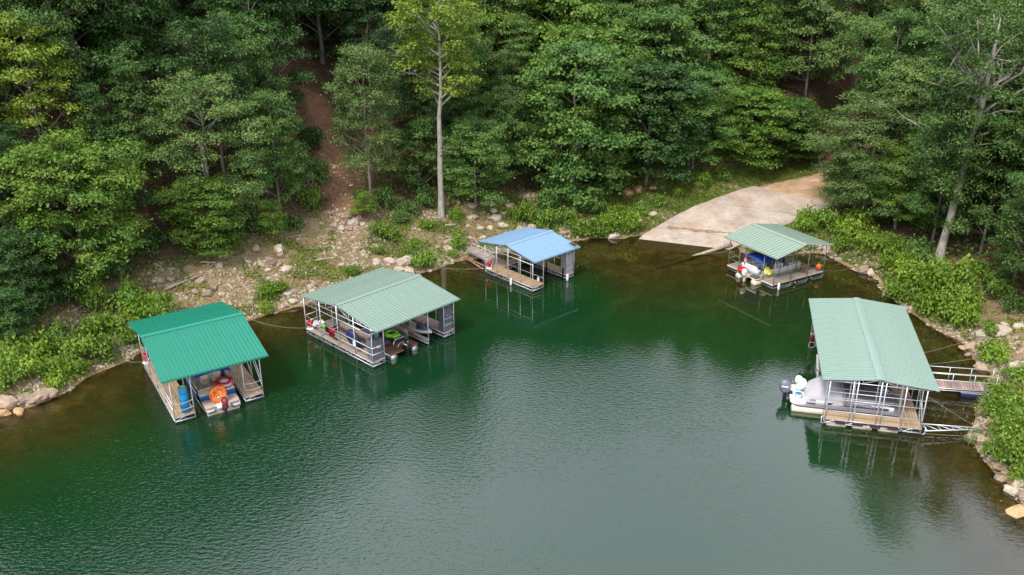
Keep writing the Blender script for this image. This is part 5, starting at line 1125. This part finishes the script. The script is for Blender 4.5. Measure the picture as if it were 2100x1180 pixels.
# --- bumpers on the blue dock
def fender(loc, label):
    o = tag(empty('fender', loc), label, 'fender', 'white dock fenders'); MB().lathe([(.03, -.34), (.09, -.28), (.11, -.15), (.11, .15), (.09, .28), (.03, .34)], (0, 0, 0), 'Z', 12).build('body', 'white_paint', o); MB().tube((0, 0, .33), (0, 0, .5), .015).build('line', 'rope', o)
fender(W('blue', -2.60, -.5, .28), 'white fender midway along the left side of the blue-roofed dock'); fender(W('blue', -1.03, -2.2, .45), 'white fender inside the slip of the blue-roofed dock'); fender(W('blue', 1.55, -3.12, .3), 'white fender on the right finger tip of the blue-roofed dock'); fender(W('moss', 2.86, -2.4, .25), 'white fender at the front corner of the green-framed dock')
# --- pontoon boat in the moss dock
b = boat('pontoon_boat', 'moss', .05, -.50, 'white pontoon boat with blue canopy in the green-framed dock')
pontoons(b, 6.0, .92, .30, 'cream'); MB().rbox((-.1, 0, .46), (5.6, 2.42, .09), .2).build('deck', 'tan_vinyl', b)
for s in (-1, 1):
    for k in range(3): MB().rbox((-1.55 + 1.55 * k, s * 1.17, .80), (1.45, .04, .52), .02).build('fence_panel', 'white_paint', b)
    MB().ptube([(-2.35, s * 1.17, 1.1), (2.2, s * 1.17, 1.12), (2.5, s * .9, 1.1)], .022, 6).build('rail', 'steel_rail', b)
MB().rbox((-2.32, .2, .80), (.05, 1.9, .52), .02).build('stern_panel', 'white_paint', b); MB().rbox((-2.55, -.7, .56), (.6, .75, .1), .06).build('boarding_step', 'dark_grey', b)
seat(b, (-1.9, .3, .70), (.5, 1.5, .36), 'white_paint', (-.2, 0, .12, 1.5, .32)); seat(b, (-.6, .85, .70), (1.4, .5, .36), 'white_paint', (0, .2, 1.4, .1, .3)); seat(b, (1.6, .8, .70), (1.3, .5, .36), 'dark_grey', (0, .2, 1.3, .1, .3)); seat(b, (1.6, -.8, .70), (1.3, .5, .36), 'white_paint', (0, -.2, 1.3, .1, .3))
MB().box((.2, -.6, .9), (.5, .7, .8), taper=.8).build('helm_console', 'white_paint', b); MB().torus((-.1, -.6, 1.15), .17, .016, 14, 5, rotM('Y', 1.0)).build('steering_wheel', 'black', b)
bimini(b, -2.4, .2, 1.1, 1.05, 2.05, 'blue_canvas'); outboard(b, -3.0, 'white_paint', .95, 'cream')
for k in range(4): MB().tube((-2.95, -.9 + .09 * k - .1, .5), (-2.95, -.9 + .09 * k - .1, .1), .012).build('ladder_rung', 'steel_rail', b)
disc_tube('towable_tube', on(b, -2.75, .66, .80), b.rotation_euler.z, .42, .15, 'red', 'red inflatable tube on the stern of the blue-canopy pontoon boat', None)
c = tag(empty('flower_float', on(b, -1.6, -1.18, 1.05), b.rotation_euler.z), 'yellow flower-shaped float on the side of the blue-canopy pontoon boat', 'float')
B = MB(); Mx = rotM('X', rad(50)); 
for k in range(7): a = 6.283 * k / 7; p = Mx @ Vector((.26 * math.cos(a), .26 * math.sin(a), 0)); B.ell(p, (.3, .3, .14), 9, 5, Mx)
B.build('petals', 'yellow', c); MB().ell((0, 0, 0), (.28, .28, .18), 10, 5, Mx).build('centre', 'cream', c)
o = tag(empty('beach_umbrella', on(b, -2.1, 1.02, .95), 0), 'furled pink umbrella standing at the stern of the blue-canopy pontoon boat', 'umbrella'); MB().lathe([(.02, -.3), (.02, .15), (.12, .2), (.14, .45), (.07, .85), (.02, 1.0)], (0, 0, 0), 'Z', 10).build('canopy', 'pink', o); MB().tube((0, 0, -.4), (0, 0, 1.08), .016).build('pole', 'white_paint', o)
o = tag(empty('cooler', on(b, -.9, -.1, .53), b.rotation_euler.z + .2), 'aqua cooler on the deck of the blue-canopy pontoon boat', 'cooler'); MB().rbox((0, 0, .16), (.62, .4, .32), .05).build('body', 'aqua', o); MB().rbox((0, 0, .36), (.64, .42, .08), .05).build('lid', 'white_paint', o)
o = tag(empty('folding_chair', W('moss', 2.1, 1.15, DECK), DK['moss'][1] + 2.6), 'dark brown folding chair on the deck of the green-framed dock', 'chair')
MB().rbox((0, 0, .42), (.46, .46, .04), .03).build('seat', 'wood_dark', o)
for k in range(5): MB().box((-.24 - .035 * k, 0, .52 + .09 * k), (.02, .44, .07)).build('back_slat', 'wood_dark', o)
for s in (-1, 1):
    MB().tube((.25, s * .22, 0), (-.4, s * .22, .98), .018).build('leg', 'wood_dark', o); MB().tube((-.3, s * .2, 0), (.2, s * .2, .44), .018).build('leg', 'wood_dark', o); MB().tube((.22, s * .25, .64), (-.28, s * .25, .66), .02).build('armrest', 'wood_dark', o)
o = tag(empty('mooring_buoy', W('moss', 2.35, 2.75, DECK + .05), 0), 'orange ball buoy at the back corner of the green-framed dock', 'buoy'); MB().ell((0, 0, .30), (.52, .52, .56), 14, 9).build('body', 'orange', o); MB().torus((0, 0, .60), .06, .02, 10, 5, rotM('X', 1.57)).build('eye', 'orange', o)
# --- covered pontoon boat in the mint dock, stern to the left
b = boat('pontoon_boat', 'mint', 3.72, -1.35, 'large pontoon boat under grey covers with its motor towards the open water')
pontoons(b, 6.7, .98, .33, 'cream'); MB().rbox((-.1, 0, .48), (6.6, 2.62, .10), .45).build('deck', 'grey_cover', b)
MB().rbox((-2.95, 0, .53), (1.0, 2.5, .10), .35).build('stern_deck', 'white_paint', b)
for s in (-1, 1):
    MB().rbox((.35, s * 1.18, .74), (4.6, .045, .42), .02).build('fence_panel', 'white_paint', b); MB().rbox((.55, s * 1.205, .76), (3.6, .012, .17), .005).build('stripe', 'purple', b)
    MB().ptube([(-2.3, s * 1.2, .95), (2.2, s * 1.2, 1.0), (2.75, s * .7, 1.0)], .025, 6).build('rail', 'steel_rail', b)
def cover(st, m, name):
    rings = []
    for x, wd, z0, z1 in st:
        R = []
        for k in range(13):
            a = math.pi * k / 12; y = wd * math.copysign(abs(math.cos(a)) ** .6, math.cos(a)); z = z0 + (z1 - z0) * math.sin(a) ** .75
            z += .025 * math.sin(x * 6 + k * 1.3) + .02 * math.sin(k * 2.1 + x * 3); R.append((x, y, z))
        rings.append(R)
    MB().loft(rings, False, False).build(name, m, b)
cover([(-.55, 1.22, .78, 1.62), (-.2, 1.25, .78, 1.42), (.6, 1.25, .80, 1.30), (1.4, 1.22, .80, 1.22), (2.1, 1.05, .80, 1.12), (2.55, .75, .82, 1.02), (2.78, .35, .84, .9)], 'grey_cover', 'bow_cover')
cover([(-2.55, 1.0, .62, .85), (-2.2, 1.12, .64, 1.35), (-1.6, 1.18, .66, 1.72), (-.9, 1.22, .70, 1.85), (-.5, 1.25, .74, 1.80), (-.3, 1.26, .74, 1.5)], 'pale_cover', 'stern_cover')
for s in (-.1, .1): MB().ptube([(-.2 + s, 1.27, .85), (-.45 + s, 1.1, 1.7), (-.55 + s, .3, 1.92), (-.55 + s, -.3, 1.92), (-.45 + s, -1.1, 1.7), (-.2 + s, -1.27, .85)], .02, 6).build('cover_bow', 'steel_rail', b)
outboard(b, -3.62, 'outboard_grey', 1.2, 'white_paint'); MB().ptube([(-3.3, .5, .55), (-3.35, .5, 1.3), (-3.3, .1, 1.35)], .02, 6).build('ski_bar', 'steel_rail', b)
c = tag(empty('folded_inflatable', on(b, -2.75, .65, .58), b.rotation_euler.z), 'folded mint-white inflatable on the stern of the covered pontoon boat', 'inflatable')
B = MB()
for k in range(8): B.ell((rnd.uniform(-.15, .15), -.5 + .14 * k, .28 + rnd.uniform(0, .25)), (.5, .38, .5), 9, 6, rotM('Y', rnd.uniform(-.5, .5)))
B.build('bundle', 'mint_white', c)
c = tag(empty('bucket', on(b, -2.95, -.55, .58), .2), 'mint bucket with a blue inside on the covered pontoon boat stern', 'bucket'); MB().lathe([(.2, 0), (.27, .36), (.28, .38), (.25, .37), (.19, .06)], (0, 0, 0), 'Z', 14).build('body', 'mint_white', c); MB().lathe([(.02, .2), (.2, .2), (.245, .33), (.235, .335), (.02, .25)], (0, 0, 0), 'Z', 14).build('inside', 'blue_hull', c)
# --- white kayak-like float and tackle on the left side of the mint dock
c = tag(empty('wakeboard', W('mint', 1.3, -3.0, 1.35), DK['mint'][1]), 'upright white board strapped at the left edge of the mint-roofed dock', 'board'); c.rotation_euler = (.12, 0, DK['mint'][1] + .2)
MB().loft([[(x * .5, -.05, z), (x, 0, z), (x * .5, .05, z), (-x * .5, .05, z), (-x, 0, z), (-x * .5, -.05, z)] for x, z in ((.03, -1.05), (.2, -.8), (.27, -.2), (.26, .4), (.16, .85), (.03, 1.0))], True, True).build('body', 'white_paint', c); MB().box((0, -.06, -.1), (.5, .03, .06)).build('strap', 'dark_grey', c)
c = tag(empty('rope_coil', W('mint', -3.5, -2.95, .75), .3), 'tangle of rope hanging at the left edge of the mint-roofed dock', 'rope'); 
for k in range(3): MB().torus((.03 * k, 0, 0), .26 + .04 * k, .022, 16, 5, rotM('X', 1.45 + .1 * k)).build('loop', 'rope', c)
MB().rbox((0, .05, .45), (.3, .2, .5), .06).build('bag', 'dark_red', c)
